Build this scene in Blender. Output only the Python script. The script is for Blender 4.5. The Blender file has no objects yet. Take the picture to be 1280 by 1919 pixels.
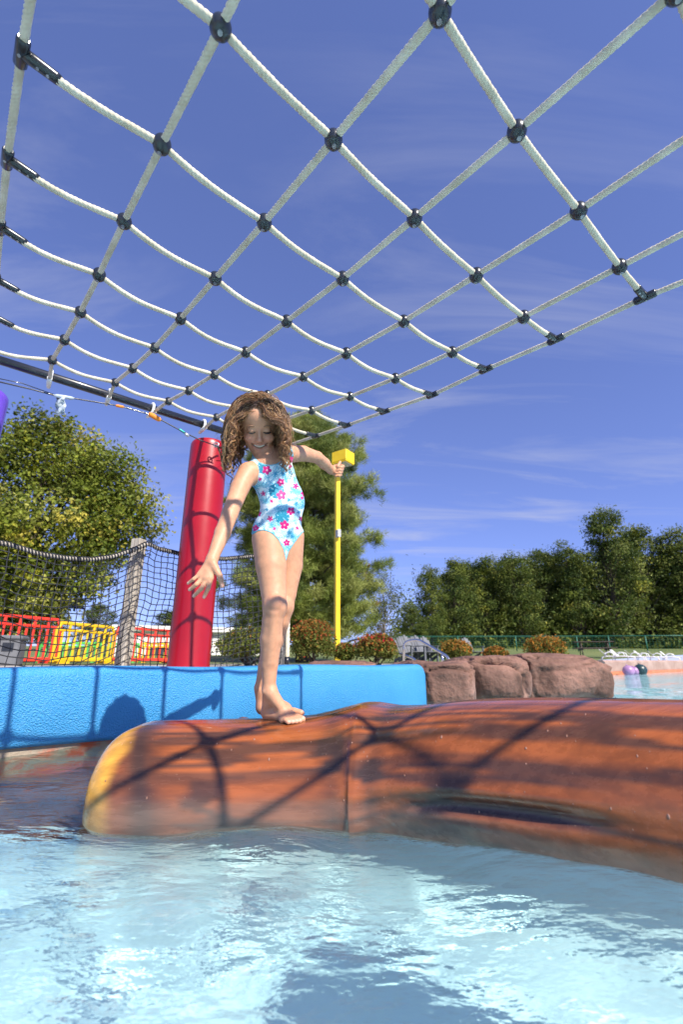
import bpy, bmesh, math
import numpy as np
from mathutils import Vector, Matrix
from mathutils.geometry import tessellate_polygon

# ------------------------------------------------------------------ camera, sky, sun, exposure
SC = bpy.context.scene
COL = SC.collection
R = math.radians
FPX = 873.0                      # focal length in photo pixels (photo is 1280 x 1919)
PITCH = math.atan(280 / FPX)
H = 0.42                         # camera height above the water, which lies at z = 0

cam_d = bpy.data.cameras.new('camera')
cam = bpy.data.objects.new('camera', cam_d)
COL.objects.link(cam)
SC.camera = cam
cam.location = (0, 0, H)
cam.rotation_euler = (R(90) + PITCH, 0, 0)
cam_d.sensor_fit = 'VERTICAL'
cam_d.sensor_height = 36
cam_d.lens = FPX / 1919 * 36
cam_d.clip_start = 0.02
cam_d.clip_end = 2000
cam_d.dof.use_dof = True
cam_d.dof.focus_distance = 1.75
cam_d.dof.aperture_fstop = 3.2

SUN_EL, SUN_AZ = R(41.6), R(142.6)          # azimuth clockwise from +Y
SUN_TO = Vector((math.cos(SUN_EL) * math.sin(SUN_AZ), math.cos(SUN_EL) * math.cos(SUN_AZ), math.sin(SUN_EL)))
sun_d = bpy.data.lights.new('sun', 'SUN')
sun_d.energy = 5.0
sun_d.angle = R(0.5)
sun_d.color = (1.0, 0.93, 0.82)
sun_d.cycles.is_caustics_light = True
sun = bpy.data.objects.new('sun', sun_d)
COL.objects.link(sun)
sun.location = (4, -5, 9)
sun.rotation_euler = (-SUN_TO).to_track_quat('-Z', 'Y').to_euler()

world = bpy.data.worlds.new('World')
SC.world = world
world.use_nodes = True
wt = world.node_tree
wn, wl = wt.nodes, wt.links
bg = wn['Background']
sky = wn.new('ShaderNodeTexSky')
sky.sky_type = 'NISHITA'
sky.sun_disc = False
sky.sun_elevation = SUN_EL
sky.sun_rotation = SUN_AZ
sky.altitude = 3000
sky.air_density = 1.0
sky.dust_density = 0.0
sky.ozone_density = 4.0
tint = wn.new('ShaderNodeMix'); tint.data_type = 'RGBA'; tint.blend_type = 'MULTIPLY'
tint.inputs[0].default_value = 1.0
tint.inputs[7].default_value = (4.75, 4.9, 7.9, 1)
pre = wn.new('ShaderNodeVectorMath'); pre.operation = 'SCALE'; pre.inputs['Scale'].default_value = 0.12
wl.new(sky.outputs[0], pre.inputs[0])
gam = wn.new('ShaderNodeGamma'); gam.inputs[1].default_value = 0.65       # the photograph's gentle sky gradient
wl.new(pre.outputs[0], gam.inputs[0]); wl.new(gam.outputs[0], tint.inputs[6])
# thin cirrus, laid out on the sky directions
tc = wn.new('ShaderNodeTexCoord')
sep = wn.new('ShaderNodeSeparateXYZ'); wl.new(tc.outputs['Generated'], sep.inputs[0])
zc = wn.new('ShaderNodeMath'); zc.operation = 'ADD'; zc.inputs[1].default_value = 0.12; wl.new(sep.outputs[2], zc.inputs[0])
dx = wn.new('ShaderNodeMath'); dx.operation = 'DIVIDE'; wl.new(sep.outputs[0], dx.inputs[0]); wl.new(zc.outputs[0], dx.inputs[1])
dy = wn.new('ShaderNodeMath'); dy.operation = 'DIVIDE'; wl.new(sep.outputs[1], dy.inputs[0]); wl.new(zc.outputs[0], dy.inputs[1])
cmb = wn.new('ShaderNodeCombineXYZ'); wl.new(dx.outputs[0], cmb.inputs[0]); wl.new(dy.outputs[0], cmb.inputs[1])
mp = wn.new('ShaderNodeMapping'); wl.new(cmb.outputs[0], mp.inputs[0])
mp.inputs['Rotation'].default_value = (0, 0, R(-40)); mp.inputs['Scale'].default_value = (0.75, 2.8, 1)
mp.inputs['Location'].default_value = (0.7, 0.35, 0)
n1 = wn.new('ShaderNodeTexNoise'); n1.inputs['Scale'].default_value = 1.1; n1.inputs['Detail'].default_value = 9
n1.inputs['Roughness'].default_value = 0.62; n1.inputs['Distortion'].default_value = 0.7; wl.new(mp.outputs[0], n1.inputs['Vector'])
n2 = wn.new('ShaderNodeTexNoise'); n2.inputs['Scale'].default_value = 0.55; n2.inputs['Detail'].default_value = 2; wl.new(cmb.outputs[0], n2.inputs['Vector'])
r1 = wn.new('ShaderNodeValToRGB'); r1.color_ramp.elements[0].position = 0.49; r1.color_ramp.elements[1].position = 0.80; wl.new(n1.outputs[0], r1.inputs[0])
r2 = wn.new('ShaderNodeValToRGB'); r2.color_ramp.elements[0].position = 0.36; r2.color_ramp.elements[1].position = 0.62; wl.new(n2.outputs[0], r2.inputs[0])
mm = wn.new('ShaderNodeMath'); mm.operation = 'MULTIPLY'; wl.new(r1.outputs[0], mm.inputs[0]); wl.new(r2.outputs[0], mm.inputs[1])
m2 = wn.new('ShaderNodeMath'); m2.operation = 'MULTIPLY_ADD'; m2.inputs[1].default_value = 0.85; m2.inputs[2].default_value = 0.0; wl.new(mm.outputs[0], m2.inputs[0])
cl = wn.new('ShaderNodeMix'); cl.data_type = 'RGBA'
wl.new(m2.outputs[0], cl.inputs[0]); wl.new(tint.outputs[2], cl.inputs[6]); cl.inputs[7].default_value = (3.6, 3.7, 4.4, 1)
wl.new(cl.outputs[2], bg.inputs[0])
bg.inputs[1].default_value = 0.115

SC.view_settings.view_transform = 'Standard'
SC.view_settings.look = 'None'
SC.view_settings.exposure = 0.64
SC.view_settings.gamma = 1.0
SC.view_settings.use_curve_mapping = False
SC.render.engine = 'CYCLES'
SC.cycles.use_denoising = True
SC.cycles.max_bounces = 10
SC.cycles.transparent_max_bounces = 12
SC.cycles.sample_clamp_indirect = 8

# ------------------------------------------------------------------ helpers
rng = np.random.default_rng(7)
CF = np.array([0, math.cos(PITCH), math.sin(PITCH)])
CU = np.array([0, -math.sin(PITCH), math.cos(PITCH)])
CR = np.array([1.0, 0, 0])
CP = np.array([0, 0, H])

def ray(px, py):
    return (px - 640) / FPX * CR - (py - 959.5) / FPX * CU + CF

def at(px, py, Y):
    """world point on a photo pixel's sight line at forward distance Y metres"""
    d = ray(px, py)
    return CP + d * (Y / d[1])

def atz(px, py, z):
    d = ray(px, py)
    return CP + d * ((z - H) / d[2])

def project(P):
    Q = np.asarray(P, float) - CP
    zz = Q @ CF
    return 640 + FPX * (Q @ CR) / zz, 959.5 - FPX * (Q @ CU) / zz

def unit(v):
    v = np.asarray(v, float)
    return v / np.linalg.norm(v)

def hash3(ix, iy, iz, s=0):
    h = (ix.astype(np.int64) * 374761393 + iy.astype(np.int64) * 668265263 + iz.astype(np.int64) * 1274126177 + s * 974711) & 0xffffffff
    h = ((h ^ (h >> 13)) * 1274126177) & 0xffffffff
    h = (h ^ (h >> 16)) & 0xffff
    return h / 32767.5 - 1

def vnoise(P, s=0):
    """smooth value noise, -1..1"""
    P = np.asarray(P, float)
    i = np.floor(P).astype(np.int64); f = P - i
    u = f * f * f * (f * (f * 6 - 15) + 10)
    out = 0
    for a in (0, 1):
        for b in (0, 1):
            for c in (0, 1):
                w = (u[..., 0] if a else 1 - u[..., 0]) * (u[..., 1] if b else 1 - u[..., 1]) * (u[..., 2] if c else 1 - u[..., 2])
                out = out + w * hash3(i[..., 0] + a, i[..., 1] + b, i[..., 2] + c, s)
    return out

def fbm(P, oct=4, s=0):
    P = np.asarray(P, float); o = 0; a = 1.0
    for k in range(oct):
        o = o + a * vnoise(P * 2 ** k + 17.3 * k, s + k); a *= 0.5
    return o / 1.9

def sstep(a, b, x):
    t = np.clip((x - a) / (b - a), 0, 1)
    return t * t * (3 - 2 * t)

def link(name, data, parent=None):
    o = bpy.data.objects.new(name, data)
    COL.objects.link(o)
    if parent is not None:
        o.parent = parent
    return o

def tag(o, label, cat, group=None):
    o['label'] = label; o['category'] = cat
    if group: o['group'] = group
    return o

def thing(name, loc, label, cat, group=None):
    o = link(name, None)
    o.empty_display_size = 0.1
    o.location = loc
    return tag(o, label, cat, group)

def struct(o):
    o['kind'] = 'structure'
    return o

def mesh_np(name, V, F, smooth=True):
    """V (n,3); F (m,k) with one k"""
    V = np.asarray(V, np.float32); F = np.asarray(F, np.int32)
    me = bpy.data.meshes.new(name)
    me.vertices.add(len(V)); me.vertices.foreach_set('co', V.ravel())
    k = F.shape[1]
    me.loops.add(F.size); me.loops.foreach_set('vertex_index', F.ravel())
    me.polygons.add(len(F))
    me.polygons.foreach_set('loop_start', np.arange(0, F.size, k, dtype=np.int32))
    me.polygons.foreach_set('use_smooth', np.full(len(F), smooth))
    me.update(calc_edges=True)
    return me

def vcol(me, C, name='Col'):
    C = np.asarray(C, np.float32)
    a = me.color_attributes.new(name, 'FLOAT_COLOR', 'POINT')
    a.data.foreach_set('color', np.concatenate([C, np.ones((len(C), 1), np.float32)], 1).ravel())

class MB:
    """collects shapes, in world space, into one mesh"""
    def __init__(s): s.v = []; s.f = []; s.sm = []; s.n = 0
    def add(s, V, F, smooth=True):
        V = np.asarray(V, float)
        s.v.append(V); s.f += [tuple(int(i) + s.n for i in q) for q in F]; s.sm += [smooth] * len(F); s.n += len(V)
        return s
    def hull(s, P, smooth=False):
        bm = bmesh.new()
        for p in P: bm.verts.new(p)
        r = bmesh.ops.convex_hull(bm, input=bm.verts)
        bmesh.ops.delete(bm, geom=[g for g in r['geom_interior'] if isinstance(g, bmesh.types.BMVert)], context='VERTS')
        bmesh.ops.dissolve_limit(bm, angle_limit=0.01, verts=bm.verts, edges=bm.edges)
        bm.verts.index_update()
        s.add([v.co[:] for v in bm.verts], [[v.index for v in f.verts] for f in bm.faces], smooth)
        bm.free()
        return s
    def box(s, c, size, M=None, bev=0.0):
        hx, hy, hz = [d / 2 for d in size]
        b = min(bev, hx * .9, hy * .9, hz * .9)
        P = []
        for a in (-1, 1):
            for e in (-1, 1):
                for g in (-1, 1):
                    if b <= 0: P.append((a * hx, e * hy, g * hz))
                    else: P += [(a * (hx - b), e * (hy - b), g * hz), (a * hx, e * (hy - b), g * (hz - b)), (a * (hx - b), e * hy, g * (hz - b))]
        P = np.array(P)
        if M is not None: P = P @ np.asarray(M, float).T
        return s.hull(P + np.asarray(c, float))
    def tube(s, path, r, n=10, caps=True, closed=False, up=None):
        path = np.asarray(path, float); m = len(path)
        r = np.full(m, r) if np.isscalar(r) else np.asarray(r, float)
        T = np.zeros_like(path)
        if closed: T = np.roll(path, -1, 0) - np.roll(path, 1, 0)
        else:
            T[1:-1] = path[2:] - path[:-2]; T[0] = path[1] - path[0]; T[-1] = path[-1] - path[-2]
        T /= np.linalg.norm(T, axis=1)[:, None] + 1e-12
        a = np.array(up if up is not None else (0, 0, 1.0)); 
        if abs(a @ T[0]) > .95: a = np.array([1.0, 0, 0])
        N = unit(a - T[0] * (a @ T[0])); V = []
        ang = np.arange(n) * 2 * math.pi / n
        for i in range(m):
            N = unit(N - T[i] * (N @ T[i])); B = np.cross(T[i], N)
            V.append(path[i] + r[i] * (np.cos(ang)[:, None] * N + np.sin(ang)[:, None] * B))
        V = np.concatenate(V); F = []
        for i in range(m if closed else m - 1):
            j = (i + 1) % m
            for k in range(n):
                F.append((i * n + k, i * n + (k + 1) % n, j * n + (k + 1) % n, j * n + k))
        s.add(V, F, True)
        if caps and not closed:
            s.f.append(tuple(s.n - m * n + k for k in range(n))[::-1]); s.sm.append(False)
            s.f.append(tuple(s.n - n + k for k in range(n))); s.sm.append(False)
        return s
    def ball(s, c, r, M=None, nu=14, nv=9):
        r = np.array([r] * 3 if np.isscalar(r) else r, float)
        V = [(0, 0, 1)]
        for j in range(1, nv):
            t = math.pi * j / nv
            for i in range(nu):
                p = 2 * math.pi * i / nu
                V.append((math.sin(t) * math.cos(p), math.sin(t) * math.sin(p), math.cos(t)))
        V.append((0, 0, -1)); V = np.array(V) * r
        if M is not None: V = V @ np.asarray(M, float).T
        F = [(0, 1 + i, 1 + (i + 1) % nu) for i in range(nu)]
        for j in range(nv - 2):
            for i in range(nu):
                a = 1 + j * nu + i; b = 1 + j * nu + (i + 1) % nu
                F.append((a, a + nu, b + nu, b))
        l = len(V) - 1
        F += [(l, 1 + (nv - 2) * nu + (i + 1) % nu, 1 + (nv - 2) * nu + i) for i in range(nu)]
        return s.add(V + np.asarray(c, float), F, True)
    def mesh(s, name):
        me = bpy.data.meshes.new(name)
        me.from_pydata(np.concatenate(s.v).tolist(), [], s.f)
        me.polygons.foreach_set('use_smooth', s.sm)
        me.update()
        return me
    def build(s, name, mat, parent=None):
        """link as one object; vertices are re-based on the parent's origin"""
        V = np.concatenate(s.v)
        if parent is not None:
            o = parent; off = Vector()
            while o is not None: off += o.location; o = o.parent
            base = np.array(off)
            s.v = [V - base]
        else:
            base = np.array([(V[:, 0].min() + V[:, 0].max()) / 2, (V[:, 1].min() + V[:, 1].max()) / 2, V[:, 2].min()])
            s.v = [V - base]
        me = s.mesh(name)
        if mat: me.materials.append(mat)
        ob = link(name, me, parent)
        if parent is None: ob.location = base
        return ob

def rotz(a):
    c, s = math.cos(a), math.sin(a)
    return np.array([[c, -s, 0], [s, c, 0], [0, 0, 1.0]])

def copy_tree(o, loc, rz, label=None, parent=None):
    c = o.copy(); COL.objects.link(c)
    if parent is None:
        c.location = loc; c.rotation_euler = (0, 0, rz)
        if label: c['label'] = label
    else:
        c.parent = parent
    for ch in list(o.children):
        copy_tree(ch, None, 0, None, c)
    return c

# ------------------------------------------------------------------ materials
def pm(name, c1, c2=None, scale=6.0, rough=0.5, bump=0.0, bscale=40.0, detail=4, metal=0.0, coat=0.0, spec=0.5, attr=False,
       trans=0.0, stretch=None, sss=0.0, bdist=0.01, coat_rough=0.1, rvar=0.0, ramp=(0.35, 0.65)):
    m = bpy.data.materials.new(name); m.use_nodes = True
    nt = m.node_tree; N, L = nt.nodes, nt.links
    b = N['Principled BSDF']
    b.inputs['Roughness'].default_value = rough
    b.inputs['Metallic'].default_value = metal
    b.inputs['Coat Weight'].default_value = coat
    b.inputs['Coat Roughness'].default_value = coat_rough
    b.inputs['Specular IOR Level'].default_value = spec
    if sss:
        b.inputs['Subsurface Weight'].default_value = sss
        b.inputs['Subsurface Radius'].default_value = (1.0, 0.35, 0.2)
        b.inputs['Subsurface Scale'].default_value = 0.006
    co = N.new('ShaderNodeTexCoord')
    src = co.outputs['Object']
    if stretch:
        mpn = N.new('ShaderNodeMapping'); mpn.inputs['Scale'].default_value = stretch
        L.new(src, mpn.inputs[0]); src = mpn.outputs[0]
    nz = N.new('ShaderNodeTexNoise'); nz.inputs['Scale'].default_value = scale; nz.inputs['Detail'].default_value = detail
    nz.inputs['Roughness'].default_value = 0.6
    L.new(src, nz.inputs['Vector'])
    rp = N.new('ShaderNodeValToRGB'); rp.color_ramp.elements[0].position = ramp[0]; rp.color_ramp.elements[1].position = ramp[1]
    L.new(nz.outputs[0], rp.inputs[0])
    if c2 is None: c2 = tuple(min(1, x * 1.12) for x in c1); c1 = tuple(x * 0.9 for x in c1)
    rp.color_ramp.elements[0].color = (*c1, 1); rp.color_ramp.elements[1].color = (*c2, 1)
    out = rp.outputs[0]
    if attr:
        at_ = N.new('ShaderNodeAttribute'); at_.attribute_name = 'Col'
        mx = N.new('ShaderNodeMix'); mx.data_type = 'RGBA'; mx.blend_type = 'MULTIPLY'; mx.inputs[0].default_value = 1
        L.new(at_.outputs[0], mx.inputs[6]); L.new(out, mx.inputs[7]); out = mx.outputs[2]
    L.new(out, b.inputs['Base Color'])
    if rvar:
        mr = N.new('ShaderNodeMapRange'); mr.inputs[3].default_value = rough - rvar; mr.inputs[4].default_value = rough + rvar
        L.new(nz.outputs[0], mr.inputs[0]); L.new(mr.outputs[0], b.inputs['Roughness'])
    if bump:
        nb = N.new('ShaderNodeTexNoise'); nb.inputs['Scale'].default_value = bscale; nb.inputs['Detail'].default_value = 3
        L.new(src, nb.inputs['Vector'])
        bp = N.new('ShaderNodeBump'); bp.inputs['Strength'].default_value = bump; bp.inputs['Distance'].default_value = bdist
        L.new(nb.outputs[0], bp.inputs['Height']); L.new(bp.outputs[0], b.inputs['Normal'])
        if coat: L.new(bp.outputs[0], b.inputs['Coat Normal'])
    if trans:
        tr = N.new('ShaderNodeBsdfTranslucent'); L.new(out, tr.inputs[0])
        ms = N.new('ShaderNodeMixShader'); ms.inputs[0].default_value = trans
        L.new(b.outputs[0], ms.inputs[1]); L.new(tr.outputs[0], ms.inputs[2])
        L.new(ms.outputs[0], N['Material Output'].inputs[0])
    return m

M = {}
M['rope'] = pm('rope_fibre', (0.52, 0.455, 0.335), (0.68, 0.61, 0.48), 14, 0.85, 0.3, 320, bdist=0.001)
M['black_plastic'] = pm('black_plastic', (0.010, 0.012, 0.014), (0.022, 0.024, 0.028), 30, 0.28, 0.15, 120, bdist=0.001, coat=0.3)
M['black_steel'] = pm('black_painted_steel', (0.008, 0.010, 0.014), (0.020, 0.022, 0.028), 9, 0.33, coat=0.4)
M['steel'] = pm('stainless_steel', (0.55, 0.55, 0.56), (0.70, 0.70, 0.71), 14, 0.25, metal=1.0)
M['galv'] = pm('galvanised_metal', (0.42, 0.44, 0.46), (0.62, 0.63, 0.65), 40, 0.42, metal=0.9)
M['red_plastic'] = pm('red_gelcoat', (0.31, 0.0012, 0.006), (0.37, 0.002, 0.009), 3, 0.36, 0.12, 7, coat=0.2, bdist=0.01, rvar=0.06)
M['purple_plastic'] = pm('purple_gelcoat', (0.13, 0.055, 0.50), (0.18, 0.08, 0.60), 3, 0.3, coat=0.5)
M['blue_foam'] = pm('blue_textured_foam', (0.034, 0.270, 0.58), (0.050, 0.310, 0.64), 2.5, 0.38, 1.0, 150, bdist=0.009, spec=0.6)
M['concrete_base'] = pm('stained_concrete', (0.50, 0.09, 0.035), (0.33, 0.27, 0.20), 5, 0.8, 0.4, 60, ramp=(0.44, 0.54))
M['yellow_paint'] = pm('yellow_paint', (0.80, 0.52, 0.010), (0.86, 0.60, 0.016), 5, 0.4)
M['lens'] = pm('lamp_lens', (0.35, 0.35, 0.34), (0.6, 0.6, 0.58), 30, 0.2)
M['wood'] = pm('weathered_wood', (0.26, 0.22, 0.18), (0.50, 0.45, 0.38), 9, 0.85, 0.8, 30, stretch=(6, 6, 0.4), bdist=0.006)
M['net_black'] = pm('black_netting', (0.008, 0.009, 0.012), (0.02, 0.022, 0.028), 30, 0.7)
M['grey_plastic'] = pm('grey_plastic', (0.11, 0.115, 0.125), (0.15, 0.155, 0.165), 8, 0.6)
M['red_barrier'] = pm('red_barrier_plastic', (0.68, 0.03, 0.02), (0.80, 0.06, 0.03), 4, 0.4)
M['yellow_barrier'] = pm('yellow_barrier_plastic', (0.78, 0.45, 0.008), (0.88, 0.54, 0.014), 4, 0.4)
M['green_barrier'] = pm('green_plastic', (0.06, 0.42, 0.07), (0.09, 0.5, 0.1), 4, 0.45)
M['white_paint'] = pm('white_paint', (0.74, 0.73, 0.70), (0.82, 0.81, 0.78), 2, 0.6)
M['dark_glass'] = pm('dark_window', (0.03, 0.04, 0.05), (0.05, 0.06, 0.07), 2, 0.1)
M['orange_foam'] = pm('orange_float', (0.85, 0.24, 0.015), (0.9, 0.3, 0.03), 20, 0.6)
M['teal_tape'] = pm('teal_tape', (0.02, 0.42, 0.36), (0.04, 0.5, 0.42), 20, 0.4)
M['clear_tape'] = pm('clear_plastic', (0.55, 0.64, 0.74), (0.70, 0.78, 0.86), 20, 0.15, trans=0.35)
M['rock'] = pm('artificial_rock', (0.105, 0.052, 0.036), (0.26, 0.135, 0.098), 3.2, 0.85, 0.8, 14, detail=9, bdist=0.04, attr=True)
M['far_coping'] = pm('pool_coping', (0.30, 0.19, 0.15), (0.42, 0.29, 0.24), 2, 0.85, 0.5, 20)
M['orange_tile'] = pm('orange_band', (0.50, 0.14, 0.06), (0.62, 0.20, 0.09), 3, 0.6)
M['deck'] = pm('deck_concrete', (0.34, 0.30, 0.26), (0.44, 0.40, 0.35), 1.5, 0.9, 0.3, 40)
M['lawn'] = pm('mown_grass', (0.085, 0.125, 0.030), (0.17, 0.19, 0.055), 0.35, 0.9, 0.6, 8, detail=10, bdist=0.08)
M['pool_side'] = pm('pool_plaster', (0.30, 0.52, 0.62), (0.42, 0.64, 0.72), 3, 0.7, 0.2, 40)
M['brown_strip'] = pm('brown_pool_strip', (0.13, 0.045, 0.028), (0.24, 0.10, 0.065), 4, 0.75, 0.5, 20)
M['pool_floor'] = pm('pool_floor_paint', (0.64, 0.77, 0.80), (0.74, 0.84, 0.86), 1.6, 0.6, 0.1, 40)
M['bark'] = pm('bark', (0.055, 0.042, 0.032), (0.13, 0.105, 0.08), 3, 0.95, 0.8, 8, bdist=0.05)
M['pale_bark'] = pm('pale_bark', (0.12, 0.10, 0.085), (0.27, 0.23, 0.19), 3, 0.95, 0.6, 8, bdist=0.05)
M['leaf'] = pm('broad_leaf', (0.85, 0.85, 0.85), (1, 1, 1), 2, 0.58, attr=True, trans=0.30, spec=0.25)
M['needle'] = pm('pine_needle', (0.85, 0.85, 0.85), (1, 1, 1), 2, 0.55, attr=True, trans=0.18, spec=0.3)
M['fence_green'] = pm('green_vinyl', (0.010, 0.10, 0.065), (0.02, 0.14, 0.09), 5, 0.5)
M['chair_grey'] = pm('grey_resin', (0.10, 0.107, 0.125), (0.14, 0.147, 0.17), 5, 0.6)
M['chair_white'] = pm('white_resin', (0.74, 0.74, 0.74), (0.82, 0.82, 0.82), 5, 0.5)
M['dark_timber'] = pm('dark_timber', (0.055, 0.040, 0.035), (0.10, 0.075, 0.065), 8, 0.8)
M['purple_ball'] = pm('mauve_vinyl', (0.32, 0.17, 0.33), (0.4, 0.23, 0.41), 5, 0.4)
M['dark_ball'] = pm('dark_green_vinyl', (0.012, 0.035, 0.04), (0.02, 0.05, 0.055), 5, 0.35)
M['sail'] = pm('blue_cloth', (0.05, 0.16, 0.55), (0.42, 0.25, 0.55), 0.9, 0.7, trans=0.2)
M['rivet'] = pm('rivet_alloy', (0.22, 0.23, 0.24), (0.4, 0.4, 0.42), 60, 0.4, metal=0.6)

# ------------------------------------------------------------------ ground, pool, water
GZ = 0.36
WA = R(46)
WD = np.array([math.cos(WA), math.sin(WA), 0]); WN = np.array([math.sin(WA), -math.cos(WA), 0])
WP0 = atz(0, 1430, 0)

def wallp(s, o, z):
    """point s metres along the blue wall, o metres behind its face, at height z"""
    p = WP0 + WD * s - WN * o
    return np.array([p[0], p[1], z])

W_END = 3.26
POOL = [wallp(-3.4, .2, 0), wallp(W_END + .05, .2, 0), (1.15, 5.25, 0), (2.85, 5.85, 0), (3.4, 7.0, 0), (8.75, 16.5, 0), (15.2, 22.0, 0), (36, 39.7, 0), (36, -9, 0), (wallp(-3.4, .2, 0)[0], -9, 0)]
POOL = [np.array(p, float) for p in POOL]

outer = [(-420, -300, 0), (420, -300, 0), (420, 900, 0), (-420, 900, 0)]
loops = [[Vector(p) for p in outer], [Vector(p) for p in POOL]]
tris = tessellate_polygon(loops)
V = [tuple(p) for p in outer] + [tuple(p) for p in POOL]
me = bpy.data.meshes.new('ground'); me.from_pydata([(x, y, GZ) for x, y, z in V], [], [tuple(t) for t in tris]); me.update()
bm = bmesh.new(); bm.from_mesh(me); bmesh.ops.recalc_face_normals(bm, faces=bm.faces)
if bm.faces[0].normal.z < 0: bmesh.ops.reverse_faces(bm, faces=bm.faces)
bm.to_mesh(me); bm.free()
me.materials.append(M['deck']); struct(link('ground', me))

mb = MB(); n = len(POOL)
mb.add([(p[0], p[1], GZ - .004) for p in POOL] + [(p[0], p[1], -.40) for p in POOL], [(i, (i + 1) % n, n + (i + 1) % n, n + i) for i in range(n)], False)
side = struct(mb.build('pool_side', M['pool_side'])); side.cycles.is_caustics_receiver = True

FLOOR_Z = -0.33
fl = MB().add([(-6, -9.5, FLOOR_Z), (37, -9.5, FLOOR_Z), (37, 40, FLOOR_Z), (-6, 40, FLOOR_Z)], [(0, 1, 2, 3)], False).build('pool_floor', M['pool_floor'])
struct(fl); fl.cycles.is_caustics_receiver = True

# brown sheet just above the pool floor along the foot of the blue wall
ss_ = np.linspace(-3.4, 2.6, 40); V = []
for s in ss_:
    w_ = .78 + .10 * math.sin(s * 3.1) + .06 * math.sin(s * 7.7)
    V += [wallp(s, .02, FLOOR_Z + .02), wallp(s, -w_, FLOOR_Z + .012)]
ap = struct(MB().add(V, [(2 * i, 2 * i + 1, 2 * i + 3, 2 * i + 2) for i in range(len(ss_) - 1)], False).build('pool_floor_strip', M['brown_strip'])); ap.cycles.is_caustics_receiver = True

def axis_steps(lo, hi, d0, d1, step, grow):
    a = list(np.arange(d0, d1, step)); x = a[-1]; s = step
    while x < hi: s *= grow; x += s; a.append(x)
    x = a[0]; s = step; pre = []
    while x > lo: s *= grow; x -= s; pre.append(x)
    return np.array(pre[::-1] + a)

def water_z(X, Y, st):
    P = np.stack([X, Y, np.zeros_like(X)], -1)
    near = 1 - sstep(2.5, 7, np.hypot(X, Y))
    warp = np.stack([vnoise(P * 1.3, 5), vnoise(P * 1.3, 6), P[..., 2]], -1) * .25
    Q = P + warp
    z = .024 * vnoise(Q * np.array([1.7, 2.1, 1]), 1) + .0135 * vnoise(Q * np.array([3.4, 4.4, 1]) + 5, 2)
    z = z + .0056 * vnoise(Q * np.array([8, 10, 1]) + 9, 3)
    far = .012 * vnoise(Q * np.array([1.2, 2.4, 1]), 8)
    return z * near * 0.9 + far * (1 - near)

xs = axis_steps(-5.5, 37, -2.0, 2.2, .022, 1.045)
ys = axis_steps(-9.2, 40, -.3, 2.8, .020, 1.045)
X, Y = np.meshgrid(xs, ys)
Z = water_z(X, Y, None)
nx, ny = len(xs), len(ys)
I = np.arange(nx * ny).reshape(ny, nx)
F = np.stack([I[:-1, :-1], I[:-1, 1:], I[1:, 1:], I[1:, :-1]], -1).reshape(-1, 4)
me = mesh_np('pool_water', np.stack([X, Y, Z], -1).reshape(-1, 3), F)
wm = bpy.data.materials.new('pool_water'); wm.use_nodes = True
N_, L_ = wm.node_tree.nodes, wm.node_tree.links
b = N_['Principled BSDF']
b.inputs['Transmission Weight'].default_value = 1; b.inputs['Roughness'].default_value = 0.0; b.inputs['IOR'].default_value = 1.33
b.inputs['Base Color'].default_value = (0.68, 0.945, 0.975, 1)
tcn = N_.new('ShaderNodeTexCoord'); mpn = N_.new('ShaderNodeMapping'); mpn.inputs['Scale'].default_value = (1, 1.8, 1)
L_.new(tcn.outputs['Object'], mpn.inputs[0])
nb = N_.new('ShaderNodeTexNoise'); nb.inputs['Scale'].default_value = 5.5; nb.inputs['Detail'].default_value = 5; L_.new(mpn.outputs[0], nb.inputs['Vector'])
bp = N_.new('ShaderNodeBump'); bp.inputs['Strength'].default_value = 0.5; bp.inputs['Distance'].default_value = 0.05
L_.new(nb.outputs[0], bp.inputs['Height']); L_.new(bp.outputs[0], b.inputs['Normal'])
wm2 = wm.copy(); wm2.name = 'pool_water_far'
for nd in wm.node_tree.nodes:                        # finer, weaker ripples close by
    if nd.bl_idname == 'ShaderNodeTexNoise': nd.inputs['Scale'].default_value = 10; nd.inputs['Detail'].default_value = 4
    if nd.bl_idname == 'ShaderNodeBump': nd.inputs['Strength'].default_value = 0.7; nd.inputs['Distance'].default_value = 0.028
me.materials.append(wm); me.materials.append(wm2)
cy = Y[:-1, :-1].ravel(); cx = X[:-1, :-1].ravel()
me.polygons.foreach_set('material_index', ((cy > 4.0) | (cx > 3.2)).astype(np.int32))
water = struct(link('pool_water', me)); water.cycles.is_caustics_caster = True

# lawn, rising away from the pool, beyond the far edge
E_F = unit(np.array([6.45, 5.5])); M_F = np.array([-E_F[1], E_F[0]]); P_F = np.array([8.75, 16.5])
def ground_z(x, y):
    return GZ + .02 + .040 * max(0.0, y - 19)
uu = np.concatenate([np.linspace(-160, -10, 30), np.linspace(-9, 60, 90), np.linspace(64, 240, 30)])
vv = np.concatenate([np.linspace(2.2, 40, 60), np.linspace(46, 320, 36)])
U_, V_ = np.meshgrid(uu, vv)
LX = P_F[0] + U_ * E_F[0] + V_ * M_F[0]; LY = P_F[1] + U_ * E_F[1] + V_ * M_F[1]
LZ = GZ + .012 + .040 * np.maximum(0, np.minimum(LY, 90) - 19) + .05 * fbm(np.stack([LX * .2, LY * .2, LX * 0], -1), 3) * sstep(0, 5, V_ - 2.2)
nu_, nv_ = len(uu), len(vv); I = np.arange(nu_ * nv_).reshape(nv_, nu_)
me = mesh_np('lawn', np.stack([LX, LY, LZ], -1).reshape(-1, 3), np.stack([I[:-1, :-1], I[:-1, 1:], I[1:, 1:], I[1:, :-1]], -1).reshape(-1, 4))
me.materials.append(M['lawn']); struct(link('lawn', me))

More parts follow.
